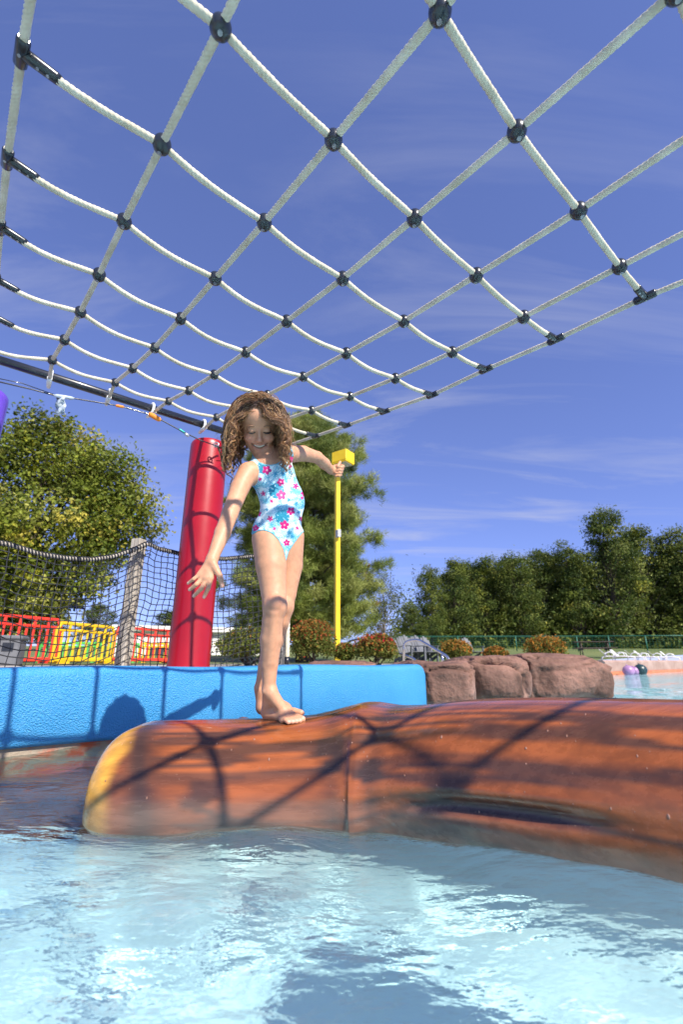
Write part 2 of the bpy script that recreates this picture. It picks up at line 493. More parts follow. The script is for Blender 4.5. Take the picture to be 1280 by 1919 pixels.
# ------------------------------------------------------------------ the blue foam wall
def extrude(profile, path_fn, ss, closed=True):
    """profile: (o, z) list; path_fn(s, o, z) -> point"""
    k = len(profile); V = []; F = []
    for s in ss:
        for (o, z) in profile: V.append(path_fn(s, o, z))
    for i in range(len(ss) - 1):
        for j in range(k if closed else k - 1):
            a = i * k + j; b_ = i * k + (j + 1) % k
            F.append((a, b_, b_ + k, a + k))
    if closed:
        F.append(tuple(range(k))[::-1]); F.append(tuple((len(ss) - 1) * k + j for j in range(k)))
    return V, F

wall_t = thing('foam_wall', wallp(0, .18, 0), 'long bright blue textured foam wall at the pool edge behind the log', 'wall')
TOPW = .392
def wall_pt(s, o, z):
    e = W_END - s
    if e < .07 and z > .2:                       # the rounded top corner at the far end
        q = 1 - e / .07; z -= .07 * (1 - math.sqrt(max(0, 1 - q * q))) * (z - .2) / (TOPW - .2)
    dz = .006 * math.sin(s * 4.1) if z > .2 else .035 - .035 * sstep(-.4, 1.6, s)
    return wallp(s, o, z + dz)
rr = .045; prof = [(.012, .02)]
prof += [(0, .04), (0, TOPW - rr)] + [(rr - rr * math.cos(a), TOPW - rr + rr * math.sin(a)) for a in np.linspace(.2, math.pi / 2, 6)]
prof += [(.30, TOPW), (.35, TOPW - .05), (.35, .02)]
ss = list(np.arange(-3.4, W_END - .08, .12)) + list(W_END - .08 * np.cos(np.linspace(0, math.pi / 2, 7)))
Vv, Ff = extrude(prof, wall_pt, ss)
mb = MB().add(Vv, Ff, True); mb.sm[-1] = mb.sm[-2] = False
mb.build('foam_panel', M['blue_foam'], wall_t)
Vv, Ff = extrude([(.03, -.40), (.03, .06), (.34, .06), (.34, -.40)], wallp, [-3.4, W_END - .02])
cb = MB().add(Vv, Ff, False).build('concrete_base', M['concrete_base'], wall_t); cb.cycles.is_caustics_receiver = True

# ------------------------------------------------------------------ artificial boulders
def boulder(name, c, size, seed, rz, label, mat='rock', group='boulders along the pool edge', res=40, cracks=()):
    bm = bmesh.new(); bmesh.ops.create_icosphere(bm, subdivisions=5, radius=1)
    P = np.array([v.co[:] for v in bm.verts]); Fc = np.array([[v.index for v in f.verts] for f in bm.faces]); bm.free()
    # box-ish superellipsoid
    q = np.sign(P) * np.abs(P) ** .45
    d = 1 + .13 * fbm(P * 1.3 + seed * 7.1, 3, seed) + .10 * fbm(P * 3.5 + seed, 3, seed + 9) - .05 * np.exp(-(fbm(P * 1.7 + 8, 3, seed + 12) / .05) ** 2) + .03 * np.abs(fbm(P * 9, 2, seed + 4))
    q = q * d[:, None] * np.array(size)
    # the lower half is undercut and water worn
    low = sstep(.1, -.6, P[:, 2]); q[:, :2] *= (1 - .22 * low)[:, None]
    for (n0, o0) in cracks:                       # straight cast joints
        dd = np.abs(P @ unit(n0) - o0); q *= (1 - .06 * np.exp(-(dd / .035) ** 2))[:, None]
    q = q @ rotz(rz).T
    tone = .95 + .55 * fbm(P * 2.2 + 3, 4, seed + 2)
    tone = tone * (1 - .55 * np.exp(-(fbm(P * 1.7 + 8, 3, seed + 12) / .035) ** 2))
    pale = .8 * sstep(-.05, .35, fbm(P * np.array([1.2, 1.2, 5]), 3, seed + 6)) * sstep(.25, -.1, P[:, 2]) * sstep(-.75, -.45, P[:, 2])
    C = np.stack([tone, tone, tone], 1) * (1 - pale)[:, None] + pale[:, None] * np.array([1.75, 2.1, 2.4])
    me = mesh_np(name, q, Fc); vcol(me, np.clip(C, 0, 3)); me.materials.append(M[mat])
    o = link(name, me); o.location = c
    return tag(o, label, 'rock', group)

def rock_at(px0, px1, ytop, Y, depth, seed, rz, label, bottom=-.12, cracks=()):
    a = at(px0, 1240, Y); b_ = at(px1, 1240, Y)
    zt = at((px0 + px1) / 2, ytop, Y)[2]
    hz = (zt - bottom) / 2
    return boulder('boulder', ((a[0] + b_[0]) / 2, Y + depth * .2, bottom + hz), (abs(b_[0] - a[0]) / 2 * .93, depth / 2, hz), seed, rz, label, cracks=cracks)

rock_at(934, 1128, 1226, 5.75, 1.3, 11, .12, 'largest brown boulder with a pale stain, at the right end of the rock row', cracks=(((.8, 0, .6), -.55),))
rock_at(834, 992, 1229, 5.5, 1.3, 23, -.05, 'middle brown boulder between two others, left of the largest boulder', cracks=(((.7, 0, .7), .4),))
rock_at(742, 884, 1238, 5.15, 1.3, 37, .1, 'brown boulder touching the square end of the blue wall')
rock_at(556, 724, 1240, 6.4, 1.2, 41, 0, 'low brown boulder whose top just shows over the blue wall below the red shrubs')

# ------------------------------------------------------------------ far pool edge
fe = thing('pool_kerb', (P_F[0], P_F[1], 0), 'low brown kerb with an orange band along the far side of the pool', 'kerb')
pts = [np.array([8.6, 16.0]), np.array([15.2, 21.64]), np.array([36, 39.4])]
mb = MB(); mo = MB()
for a, b_ in ((pts[0], pts[1]), (pts[1], pts[2])):
    e = unit(b_ - a); m_ = np.array([-e[1], e[0]]); L0 = np.linalg.norm(b_ - a)
    def pf(s, o, z, a=a, e=e, m_=m_): return (*(a + e * s + m_ * o), z)
    Vv, Ff = extrude([(0, .10), (-.02, .40), (.05, .46), (1.3, .46), (1.35, .30), (.3, .30)], pf, list(np.linspace(0, L0, 24))); mb.add(Vv, Ff, False)
    Vv, Ff = extrude([(-.03, -.3), (-.03, .095), (.35, .095), (.35, -.3)], pf, [0, L0]); mo.add(Vv, Ff, False)
mb.build('coping', M['far_coping'], fe); mo.build('orange_band', M['orange_tile'], fe)
bx = at(1151, 1263, 17.6); MB().box((bx[0], bx[1] - .2, .17), (.42, .1, .16), rotz(math.atan2(E_F[1], E_F[0])), .01).build('depth_plate', M['white_paint'], fe)

# ------------------------------------------------------------------ the climbing net overhead
HN = 1.37
KN = {}
def row(b_, a0, pts):
    for i, p in enumerate(pts): KN[(a0 + i, b_)] = p
row(-1, 2, [(825, 22), (969, 246), (1085, 395), (1162, 500), (1210, 557)])
row(0, 1, [(413, 52), (625, 262), (777, 409), (893, 516), (982, 594), (1043, 636)])
row(1, 0, [(40, 98), (303, 271), (495, 417), (642, 522), (757, 602), (848, 660), (912, 692)])
row(2, 0, [(13, 297), (232, 415), (403, 522), (537, 602), (649, 662), (741, 709), (811, 740)])
row(3, 0, [(0, 425), (185, 515), (338, 597), (460, 660), (568, 706), (656, 743), (722, 771)])
row(4, 0, [(-8, 523), (150, 585), (289, 652), (401, 702), (501, 740), (584, 769), (651, 797)])
row(5, 0, [(-14, 592), (120, 637), (248, 690), (353, 732), (440, 763), (522, 790), (592, 817)])
row(6, 1, [(97, 675), (215, 717), (315, 752), (405, 782), (480, 808)])
def net_model(a, b_):
    aa = {0: .038, 6: 5.80}.get(a, a); u = (a - 3) / 3; v = (b_ - 1.5) / 5.5; g = .70929
    q = np.array([-.17643, 1.27347]) + (aa - 3) * .26149 * np.array([math.cos(g), math.sin(g)]) + (b_ - 2) * .2731 * np.array([-math.sin(g), math.cos(g)])
    z = 1 - .07393 * q[0] + .07494 * q[1] - .12891 * (1 - u * u) * (1 - v * v) + .09373 * (1 - u * u)
    return np.array([q[0] * HN, q[1] * HN, z * HN + H])
def knot(a, b_):
    P = net_model(a, b_)
    if (a, b_) in KN:
        return atz(*KN[(a, b_)], P[2])
    return P
B0, B1 = -5, 6
KP = {(a, b_): knot(a, b_) for a in range(0, 7) for b_ in range(B0, B1 + 1)}
# the rows out of frame follow on from those in it
for a in range(0, 7):
    vis = [b_ for b_ in range(B0, B1 + 1) if (a, b_) in KN]
    lo = min(vis); off = KP[(a, lo)] - net_model(a, lo)
    for b_ in range(B0, lo): KP[(a, b_)] = net_model(a, b_) + off * max(0, 1 - (lo - b_) * .3)

net = thing('climbing_net', net_model(3, 2), 'overhead climbing net of pale twisted rope with black knots', 'rope net')

def rope_mesh(path, r, step, lobes=4, pitch=.056, n=16):
    path = np.asarray(path, float)
    d = np.r_[0, np.cumsum(np.linalg.norm(np.diff(path, axis=0), axis=1))]
    m = max(8, int(d[-1] / step)); s = np.linspace(0, d[-1], m)
    P = np.stack([np.interp(s, d, path[:, k]) for k in range(3)], 1)
    # round the corners of the polyline a little
    for _ in range(3): P[1:-1] = (P[:-2] + 2 * P[1:-1] + P[2:]) / 4
    T = np.gradient(P, axis=0); T /= np.linalg.norm(T, axis=1)[:, None]
    a = np.array([0, 0, 1.0]); 
    if np.abs(T @ a).max() > .97: a = np.array([1.0, 0.1, 0])
    Nn = a - T * (T @ a)[:, None]; Nn /= np.linalg.norm(Nn, axis=1)[:, None]; Bn = np.cross(T, Nn)
    th = np.arange(n) * 2 * math.pi / n
    ph = s[:, None] * 2 * math.pi / pitch
    wob = 1 + .05 * vnoise(np.stack([s * 60, s * 0, s * 0], 1), 3)[:, None]
    rad = r * wob * (0.74 + .29 * np.sqrt(np.abs(np.cos(lobes / 2 * (th[None] - ph)))))
    V = P[:, None] + rad[..., None] * (np.cos(th)[None, :, None] * Nn[:, None] + np.sin(th)[None, :, None] * Bn[:, None])
    I = np.arange(m * n).reshape(m, n); J = np.roll(I, -1, 1)
    F = np.stack([I[:-1], J[:-1], J[1:], I[1:]], -1).reshape(-1, 4)
    return V.reshape(-1, 3), F

def rope_part(path, r, step, parent, name='rope', mat='rope'):
    V, F = rope_mesh(path, r, step)
    off = np.array(parent.location)
    me = mesh_np(name, V - off, F); me.materials.append(M[mat])
    return link(name, me, parent)

RR = .0110
POLE_A = at(93, 705, 2.68); POLE_B = at(380, 796, 3.40)
pdir = unit(POLE_B - POLE_A)
clampP = {}
for a, px in ((1, (93, 708)), (2, (203, 741)), (3, (284, 767)), (4, (380, 797))):
    t = np.dot(np.array(at(*px, 3.0)) - CP, [1, 0, 0])
    # nearest point of the pole line to that sight line
    d1 = unit(ray(*px)); w0 = CP - POLE_A; bb = d1 @ pdir
    tt = ((w0 @ pdir) - bb * (w0 @ d1)) / (1 - bb * bb)
    clampP[a] = POLE_A + pdir * tt
step_of = lambda P: .0045 if np.linalg.norm(P - CP) < 2.2 else .008
for a in range(0, 7):
    top = 6 if a in clampP else 5
    path = [KP[(a, b_)] for b_ in range(B0, top + 1)]
    if a in clampP: path += [clampP[a] + np.array([0, 0, -.045])]
    elif a == 0: path += [POLE_A - pdir * .42 + np.array([0, 0, -.04])]
    elif a == 6: path += [KP[(6, 5)] + (KP[(6, 5)] - KP[(6, 4)]) * .9]
    else: path += [KP[(a, 5)] + (KP[(a, 5)] - KP[(a, 4)]) * 1.6]
    rope_part(path, RR, .0036, net)
BPATH = {}
for b_ in range(B0, 7):
    a1 = 6 if b_ <= 5 else 5
    path = []
    for a in range(0, a1):
        A_, B_ = KP[(a, b_)], KP[(a + 1, b_)]
        sagk = .008 + .019 * sstep(-1, 3, b_) * (1 if a < 5 else .5)
        if b_ < 0: sagk = .006
        for t in np.linspace(0, 1, 9)[:-1]:
            # the droop leans towards the far knot, which lifts the rope
            tt = t + .18 * math.sin(math.pi * t) * t
            path.append(A_ + (B_ - A_) * t - np.array([0, 0, 4 * sagk * tt * (1 - tt)]))
    path.append(KP[(a1, b_)])
    rope_part(path, RR, .0036, net)
    BPATH[b_] = np.array(path)

def frame_of(T):
    T = unit(T); a = np.array([0, 0, 1.0]); a = a if abs(T @ a) < .95 else np.array([1.0, 0, 0])
    Nn = unit(a - T * (a @ T)); return np.stack([T, np.cross(Nn, T), Nn], 1)   # columns

def knot_mesh():
    mb = MB().ball((0, 0, 0), (.0265, .0265, .031), nu=20, nv=14)
    return mb.mesh('rope_knot')
km = knot_mesh(); km.materials.append(M['black_plastic'])
rm = MB().tube([(0, 0, -.0335), (0, 0, -.0295)], .0062, 10).tube([(0, 0, -.0343), (0, 0, -.033)], .0028, 8).mesh('rivet'); rm.materials.append(M['rivet'])
for (a, b_), P in KP.items():
    if a in (0, 6): continue
    if b_ == 6 and a == 6: continue
    o = link('rope_knot', km, net); o.location = Vector(P - np.array(net.location))
    dA = KP[(a + 1, b_)] - KP[(a - 1, b_)] if a < 6 and (a - 1, b_) in KP and (a + 1, b_) in KP else np.array([1, 1, 0.0])
    d2 = unit(dA); o.rotation_euler = (float(.22 * math.sin(a * 5.1 + b_ * 3.3)), float(-math.asin(d2[2])), float(math.atan2(d2[1], d2[0])))
    r_ = link('rivet', rm, o)
    # fixing seen from below
def fitting(P, along, out, flip):
    """T sleeve: a short tube on the border rope and a longer one on the branch rope"""
    al = unit(along); ou = unit(out)
    mb = MB().tube([P - al * .040, P - al * .034, P + al * .034, P + al * .040], [.0125, .0165, .0165, .0125], 14)
    mb.tube([P, P + ou * .03, P + ou * .082, P + ou * .092], [.0165, .0155, .0148, .0125], 14)
    o = mb.build('end_fitting', M['black_plastic'], net)
    dn = np.array([0, 0, -1.0]); dn = unit(dn - ou * (dn @ ou))
    for t in (.0, .042, .066):
        c = P + ou * t
        MB().tube([c + dn * .012, c + dn * (.0182 if t == 0 else .0168)], .0042, 8).build('rivet', M['rivet'], o)
for b_ in range(B0, 6):
    fitting(KP[(0, b_)], KP[(0, min(b_ + 1, 5))] - KP[(0, b_ - 1 if b_ > B0 else b_)], BPATH[b_][3] - KP[(0, b_)], 0)
    P = KP[(6, b_)]; fitting(P, KP[(6, min(b_ + 1, 5))] - KP[(6, b_ - 1 if b_ > B0 else b_)], BPATH[b_][-4] - P, 1)
for a, P in clampP.items():
    e = frame_of(pdir); ring = [P + .038 * (math.cos(t) * e[:, 1] + math.sin(t) * e[:, 2]) for t in np.linspace(0, 2 * math.pi, 15)[:-1]]
    mb = MB().tube(ring, .010, 8, closed=True)
    q = P + np.array([0, 0, -.045]); k = KP[(a, 6)]
    mb.tube([q + (q - k) * .25, q, q + (k - q) * .22], [.0125, .016, .015], 10)
    mb.build('pole_clamp', M['white_paint'], net)

# the overhead pole, on the two coloured posts
PA = POLE_A - pdir * .75; PB = POLE_B + pdir * .30
pole = MB().tube([PA, PB], .0285, 18)
tag(pole.build('overhead_pole', M['black_steel']), 'black steel pole holding the far edge of the rope net', 'pole')

def gel_post(c, r, ztop, mat, label, eyelet=None):
    t = thing('net_post', (c[0], c[1], GZ), label, 'post', 'coloured posts that carry the net')
    rp = [r * 1.04, r, r, r, r * .985, r * .93, r * .80, .001]; zz = [GZ, GZ + .05, 1.0, ztop - .05, ztop - .022, ztop - .008, ztop - .001, ztop]
    V = []; n = 48
    for rr_, z in zip(rp, zz):
        for k in range(n): V.append((c[0] + rr_ * math.cos(2 * math.pi * k / n), c[1] + rr_ * math.sin(2 * math.pi * k / n), z))
    F = [(i * n + k, i * n + (k + 1) % n, (i + 1) * n + (k + 1) % n, (i + 1) * n + k) for i in range(len(zz) - 1) for k in range(n)]
    MB().add(V, F, True).build('shaft', M[mat], t)
    return t
# unseen post-shaped blocker, added beside the viewpoint to shade the pool floor
NPX, NPY = .98, -.20
t_ = thing('shade_blocker', (NPX, NPY, FLOOR_Z), 'unseen blue blocker added just right of the viewpoint to shade the pool floor', 'post')
zz = [FLOOR_Z, .98, 1.04, 1.08, 1.13, 1.21, 1.26, 1.29]; rp = [.25, .25, .22, .15, .14, .15, .11, .001]; n = 40
V = [(NPX + r_ * math.cos(2 * math.pi * k / n), NPY + r_ * math.sin(2 * math.pi * k / n), z) for r_, z in zip(rp, zz) for k in range(n)]
F = [(i * n + k, i * n + (k + 1) % n, (i + 1) * n + (k + 1) % n, (i + 1) * n + k) for i in range(len(zz) - 1) for k in range(n)]
MB().add(V, F, True).build('blocker_body', M['blue_foam'], t_)
RPC = np.array([at(356, 1245, 3.5)[0] - .012, 3.5])
RPZ = at(390, 822, 3.40)[2]
red = gel_post(RPC, .147, RPZ, 'red_plastic', 'glossy red round post behind the blue wall, left of the girl')
ppc = PA + pdir * .62
PPC = np.array([-2.235, 2.52])
pur = gel_post(PPC, .147, at(0, 712, 2.40)[2], 'purple_plastic', 'purple round post cut by the left edge of the photo')

# cable strung between the posts, with its floats and tape
eye = at(408, 842, 3.345)
mb = MB().tube([eye + np.array([.01, .03, 0]), eye + np.array([.0, -.06, .01])], .007, 8)
mb.tube([eye + np.array([0, -.06, .01]) + .02 * np.array([math.cos(t), 0, math.sin(t)]) for t in np.linspace(0, 2 * math.pi, 13)[:-1]], .005, 6, closed=True)
mb.build('eye_bolt', M['galv'], red)
cab = thing('strung_cable', at(225, 765, 2.9), 'thin black cable sagging from purple post to red post with orange floats', 'cable')
cpx = [(-40, 705, 2.42), (0, 716, 2.5), (60, 730, 2.62), (105, 742, 2.7), (140, 747, 2.76), (225, 761, 2.92), (285, 778, 3.03), (340, 808, 3.14), (375, 825, 3.22), (412, 838, 3.29)]
cpp = [at(*p) for p in cpx]
MB().tube(cpp, .0048, 8).build('cable', M['black_steel'], cab)
MB().tube([at(-40, 702, 2.42), at(40, 718, 2.58), at(105, 741, 2.7)], .0032, 6).build('second_strand', M['black_steel'], cab)
def bead(px0, px1, r, mat, name):
    a = at(*px0); b_ = at(*px1)
    MB().tube([a, a + (b_ - a) * .15, a + (b_ - a) * .5, a + (b_ - a) * .85, b_], [r * .5, r * .95, r, r * .9, r * .45], 12).build(name, M[mat], cab)
bead((278, 775, 3.02), (301, 788, 3.05), .019, 'orange_foam', 'float')
bead((216, 760, 2.90), (232, 763, 2.93), .010, 'orange_foam', 'float')
bead((335, 804, 3.13), (347, 812, 3.16), .009, 'teal_tape', 'tape_wrap')
bead((346, 812, 3.15), (354, 818, 3.17), .012, 'galv', 'cable_clamp')
bead((100, 741, 2.69), (139, 747, 2.76), .013, 'clear_tape', 'clear_wrap')
# a loose flap of clear plastic
V = []; F = []; 
for j in range(7):
    for i in range(4):
        p = at(104 + i * 6 + 2 * math.sin(j * 1.7 + i), 744 + j * 5.5 + 2 * math.sin(i * 2.1), 2.70 + .02 * math.sin(j * 2 + i * 1.3)); V.append(p)
F = [(j * 4 + i, j * 4 + i + 1, j * 4 + i + 5, j * 4 + i + 4) for j in range(6) for i in range(3)]
fo = MB().add(V, F, True).build('plastic_flap', M['clear_tape'], cab)
so = fo.modifiers.new('thickness', 'SOLIDIFY'); so.thickness = .002

# ------------------------------------------------------------------ black safety netting behind the wall
def fence_line(s): return WP0 + WD * s - WN * .85
fnet = thing('safety_net', (*fence_line(1.0)[:2], GZ), 'black knotted safety netting hung behind the blue wall', 'netting')
S0, S1 = -.35, 2.28
tops_px = [(-40, 1012), (0, 1020), (60, 1040), (110, 1048), (160, 1050), (200, 1044), (240, 1030), (262, 1019), (285, 1030), (335, 1040), (420, 1046), (470, 1042), (540, 1036)]
def fence_s_of_px(px):
    k = (px - 640) / FPX
    f_ = lambda s: (lambda P: project(P + np.array([0, 0, .9]))[0])(fence_line(s))
    lo, hi = -1, 3.2
    for _ in range(40):
        m_ = (lo + hi) / 2
        if f_(m_) < px: lo = m_
        else: hi = m_
    return (lo + hi) / 2
ts = [fence_s_of_px(p[0]) for p in tops_px]
tz = []
for s, p in zip(ts, tops_px):
    P = fence_line(s); d = ray(*p); tz.append(H + d[2] / d[1] * P[1])
ztop = lambda s: np.interp(s, ts, tz)
CELL = .050
V = []; E = []
cols = np.arange(S0, S1 + .001, CELL); nr = 22
zmin = .30
G = np.zeros((len(cols), nr + 1, 3))
for i, s in enumerate(cols):
    zt = ztop(s)
    for j in range(nr + 1):
        z = zt - j * (CELL * .92)
        w_ = .035 * math.sin(s * 3 + j * .12) + .02 * math.sin(s * 7.3)
        P = fence_line(s + .012 * math.sin(j * .55 + s * 4) + .004 * math.sin(j * 2.3 + i * 1.7)) + WN * w_
        G[i, j] = (P[0], P[1], z + .006 * math.sin(i * 1.3 + j * .9))
mb = MB()
for i in range(len(cols)): mb.tube(G[i], .0033, 4, caps=False)
for j in range(1, nr + 1): mb.tube(G[:, j], .0033, 4, caps=False)
for i in range(len(cols)):
    for j in range(1, nr + 1): mb.ball(G[i, j], .0042, nu=5, nv=3)
nobj = mb.build('netting', M['net_black'], fnet); nobj['kind'] = 'stuff'
tp = [np.array([*(fence_line(s))[:2], ztop(s)]) + WN * (.035 * math.sin(s * 3) + .02 * math.sin(s * 7.3)) for s in np.linspace(S0, S1, 80)]
V_, F_ = rope_mesh(tp, .013, .007); me = mesh_np('edge_rope', V_ - np.array(fnet.location), F_); me.materials.append(M['wood']); link('edge_rope', me, fnet)
mb = MB()                                          # lashing over the edge rope
L_t = np.arange(S0, S1, .019)
for k, s in enumerate(L_t):
    P = np.array([*(fence_line(s))[:2], ztop(s)]) + WN * (.035 * math.sin(s * 3) + .02 * math.sin(s * 7.3))
    e = frame_of(WD)
    mb.tube([P + .0165 * (math.cos(t) * e[:, 1] + math.sin(t) * e[:, 2]) + WD * .028 * (t / 6.28 - .5) for t in np.linspace(0, 2 * math.pi, 9)], .0052, 5)
mb.build('lashing', M['net_black'], fnet)['kind'] = 'stuff'

wp = fence_line(fence_s_of_px(257)) - WN * .10; zt = at(273, 1011, wp[1])[2]
mb = MB().box((wp[0], wp[1], (zt + GZ) / 2), (.082, .082, zt - GZ), rotz(WA + .5), .006)
tag(mb.build('timber_post', M['wood']), 'weathered grey timber post holding up the black netting', 'post')

ep = fence_line(2.26); zt = at(537, 1120, ep[1])[2]
t = thing('rope_post', (ep[0], ep[1], GZ), 'grey metal post with thick twisted rope, mostly hidden behind the girl’s calves', 'post')
MB().tube([(ep[0] - .03, ep[1], GZ), (ep[0] - .03, ep[1], zt)], .028, 16).build('pipe', M['galv'], t)
V_, F_ = rope_mesh([(ep[0] + .027, ep[1] - .03, GZ + .09), (ep[0] + .024, ep[1] - .03, zt - .3), (ep[0] + .01, ep[1] - .03, zt)], .021, .006, 3, .10)
me = mesh_np('hanging_rope', V_ - np.array(t.location), F_); me.materials.append(M['rope']); link('hanging_rope', me, t)
MB().tube([(ep[0] + .027, ep[1] - .03, GZ + .02), (ep[0] + .027, ep[1] - .03, GZ + .10)], .024, 14).build('rope_end_cap', M['black_plastic'], t)

# ------------------------------------------------------------------ the floating log
ST = np.array([(-.765, 1.655, .026, .196), (-.55, 1.66, .028, .199), (-.3, 1.665, .03, .200), (-.09, 1.67, .036, .206), (-.03, 1.672, .044, .213), (.03, 1.672, .048, .225), (.065, 1.668, .05, .235),
               (.105, 1.655, .052, .233), (.165, 1.632, .058, .218), (.24, 1.585, .078, .208), (.36, 1.50, .10, .206), (.50, 1.40, .112, .205), (.66, 1.29, .118, .206), (.85, 1.16, .12, .208),
               (1.04, 1.045, .12, .208)])
sd = np.r_[0, np.cumsum(np.linalg.norm(np.diff(ST[:, :2], axis=0), axis=1))]
LOG_L = sd[-1]
def log_axis(s): return np.stack([np.interp(s, sd, ST[:, k]) for k in range(4)], -1)
def smooth1(a, k):
    w = np.hanning(k + 2)[1:-1]; w /= w.sum()
    return np.convolve(np.pad(a, k // 2, mode='edge'), w, 'valid')[:len(a)]
S_ = np.linspace(0, LOG_L, 420); A_ = log_axis(S_)
for k in range(3): A_[:, k] = smooth1(A_[:, k], 41)
A_[:, 3] = smooth1(A_[:, 3], 9)
dd = np.clip(np.minimum(S_, LOG_L - S_) / .15, 0, 1); A_[:, 3] *= (.40 + .60 * np.sqrt(1 - (1 - dd) ** 2))
T_ = np.gradient(A_[:, :2], axis=0); T_ /= np.linalg.norm(T_, axis=1)[:, None]
nph = 112; ph = np.arange(nph) * 2 * math.pi / nph           # 0 = back, pi/2 = up, pi = front (towards the camera)
back = np.stack([-T_[:, 1], T_[:, 0]], 1)
SS, PH = np.meshgrid(S_, ph, indexing='ij')
flatb = 1 + .17 * np.where((PH > 0) & (PH < math.pi / 2), np.sin(2 * PH) ** 2, 0)
wv = np.stack([SS * 2.2, np.cos(PH) * 1.1, np.sin(PH) * 1.1], -1)
rad = A_[:, 3][:, None] * flatb * (1 + .016 * fbm(wv, 3, 31) + .008 * fbm(wv * np.array([.6, 6, 6]), 2, 33))
# a long knot-hole slit in the near flank, right of the collar
uS = (SS - 1.32) / .23; uP = (PH - (math.pi + .10)) / .085
rad -= .020 * np.exp(-(uS ** 4) - uP ** 2) - .008 * np.exp(-(uS ** 4) - ((PH - (math.pi - .06)) / .07) ** 2)
LV = np.stack([A_[:, 0][:, None] + back[:, 0][:, None] * rad * np.cos(PH), A_[:, 1][:, None] + back[:, 1][:, None] * rad * np.cos(PH), A_[:, 2][:, None] + rad * np.sin(PH)], -1)
m_, n_ = SS.shape
I = np.arange(m_ * n_).reshape(m_, n_); J = np.roll(I, -1, 1)
F = np.stack([I[:-1], J[:-1], J[1:], I[1:]], -1).reshape(-1, 4)
LVf = LV.reshape(-1, 3)
# paint: orange brown with long dark grain streaks, yellow cut end
pat = fbm(np.stack([SS * 1.25 + .15 * np.sin(PH * 3), np.cos(PH) * 3.1, np.sin(PH) * 3.1], -1), 3, 51)
pat2 = fbm(np.stack([SS * .9, np.cos(PH) * 5.5, np.sin(PH) * 5.5], -1), 3, 57)
streak = sstep(.10, .34, np.abs(pat)) ; dark = (1 - sstep(.05, .14, np.abs(pat))) * .85
dark = np.maximum(dark, .7 * sstep(.24, .5, pat2))
ring = np.exp(-((SS - .735) / .035) ** 2) * .9 + np.exp(-((SS - .955) / .05) ** 2) * .9
dark = np.clip(dark + ring * .55, 0, 1)
dark = np.maximum(dark, np.exp(-((SS - .185 - .035 * np.sin(PH * 2 + 1)) / .06) ** 2) * .95)
slit = np.exp(-(uS ** 4) - uP ** 2)
org = np.array([.31, .085, .024]); drk = np.array([.050, .029, .022]); yel = np.array([.66, .33, .045])
tone = (1 + .22 * fbm(wv * 2, 3, 61))[..., None]
C = (org * (1 - dark[..., None]) + drk * dark[..., None]) * tone
C = C * (1 - slit[..., None] * .8) + slit[..., None] * .8 * np.array([.03, .03, .036])
yw = 1 - sstep(.085, .14, np.minimum(SS, LOG_L - SS) + .03 * fbm(wv * 3, 2, 63)); C = C * (1 - yw[..., None]) + yel * tone * yw[..., None]
scum = sstep(.075, .03, LV[..., 2] + .02 * fbm(wv * 4, 2, 65)) * .55
C = C * (1 - scum[..., None]) + scum[..., None] * np.array([.16, .115, .10])
log_t = thing('floating_log', (-.2, 1.66, -.17), 'brown painted log float with yellow cut end that the girl balances on', 'log')
off = np.array(log_t.location)
capc = LV[0].mean(0) - np.array([.008, 0, 0])
Vall = np.concatenate([LVf, [capc], [LV[-1].mean(0)]]); me = bpy.data.meshes.new('log_body')
faces = [tuple(q) for q in F.tolist()] + [(m_ * n_, j, (j + 1) % n_) for j in range(n_)] + [(m_ * n_ + 1, (m_ - 1) * n_ + (j + 1) % n_, (m_ - 1) * n_ + j) for j in range(n_)]
me.from_pydata((Vall - off).tolist(), [], faces); me.polygons.foreach_set('use_smooth', [True] * len(faces))
vcol(me, np.clip(np.concatenate([C.reshape(-1, 3), [yel], [yel]]), 0, 1)); me.update()
M['log'] = pm('painted_fibreglass', (.74, .75, .76), (1.2, 1.18, 1.15), 11, .27, .10, 22, attr=True, detail=9, coat=.4, spec=.35, coat_rough=.10, stretch=(.5, 3, 3), rvar=.12, bdist=.006)
me.materials.append(M['log']); lo = link('log_body', me, log_t); lo.cycles.is_caustics_receiver = True
# beads of water on the paint
mb = MB(); k_ = 0
while k_ < 170:
    i = int(rng.integers(20, m_ - 10)); jx = int(rng.integers(int(nph * .20), int(nph * .56)))
    p_ = LV[i, jx]
    if p_[2] < .05: continue
    nv_ = unit(p_ - np.array([A_[i, 0], A_[i, 1], A_[i, 2]])); r_ = .0010 + .0019 * rng.random() ** 3
    fr_ = np.stack([unit(np.cross(nv_, [0, 0, 1.0])), np.cross(nv_, unit(np.cross(nv_, [0, 0, 1.0]))), nv_], 1)
    mb.ball(p_, (r_, r_ * (1 + 1.2 * rng.random()), r_ * .55), fr_, 7, 5); k_ += 1
M['drop'] = pm('water_bead', (.22, .10, .06), (.36, .2, .14), 30, .04, spec=.8)
mb.build('water_beads', M['drop'], log_t)['kind'] = 'stuff'
def log_top(x, y):
    k = np.argmin((A_[:, 0] - x) ** 2 + (A_[:, 1] - y) ** 2)
    d_ = abs((np.array([x, y]) - A_[k, :2]) @ back[k])
    i = int(np.argmin(np.abs(ph - math.pi / 2)))
    rr_ = A_[k, 3] * 1.0
    return A_[k, 2] + math.sqrt(max(1e-4, rr_ ** 2 - d_ ** 2))
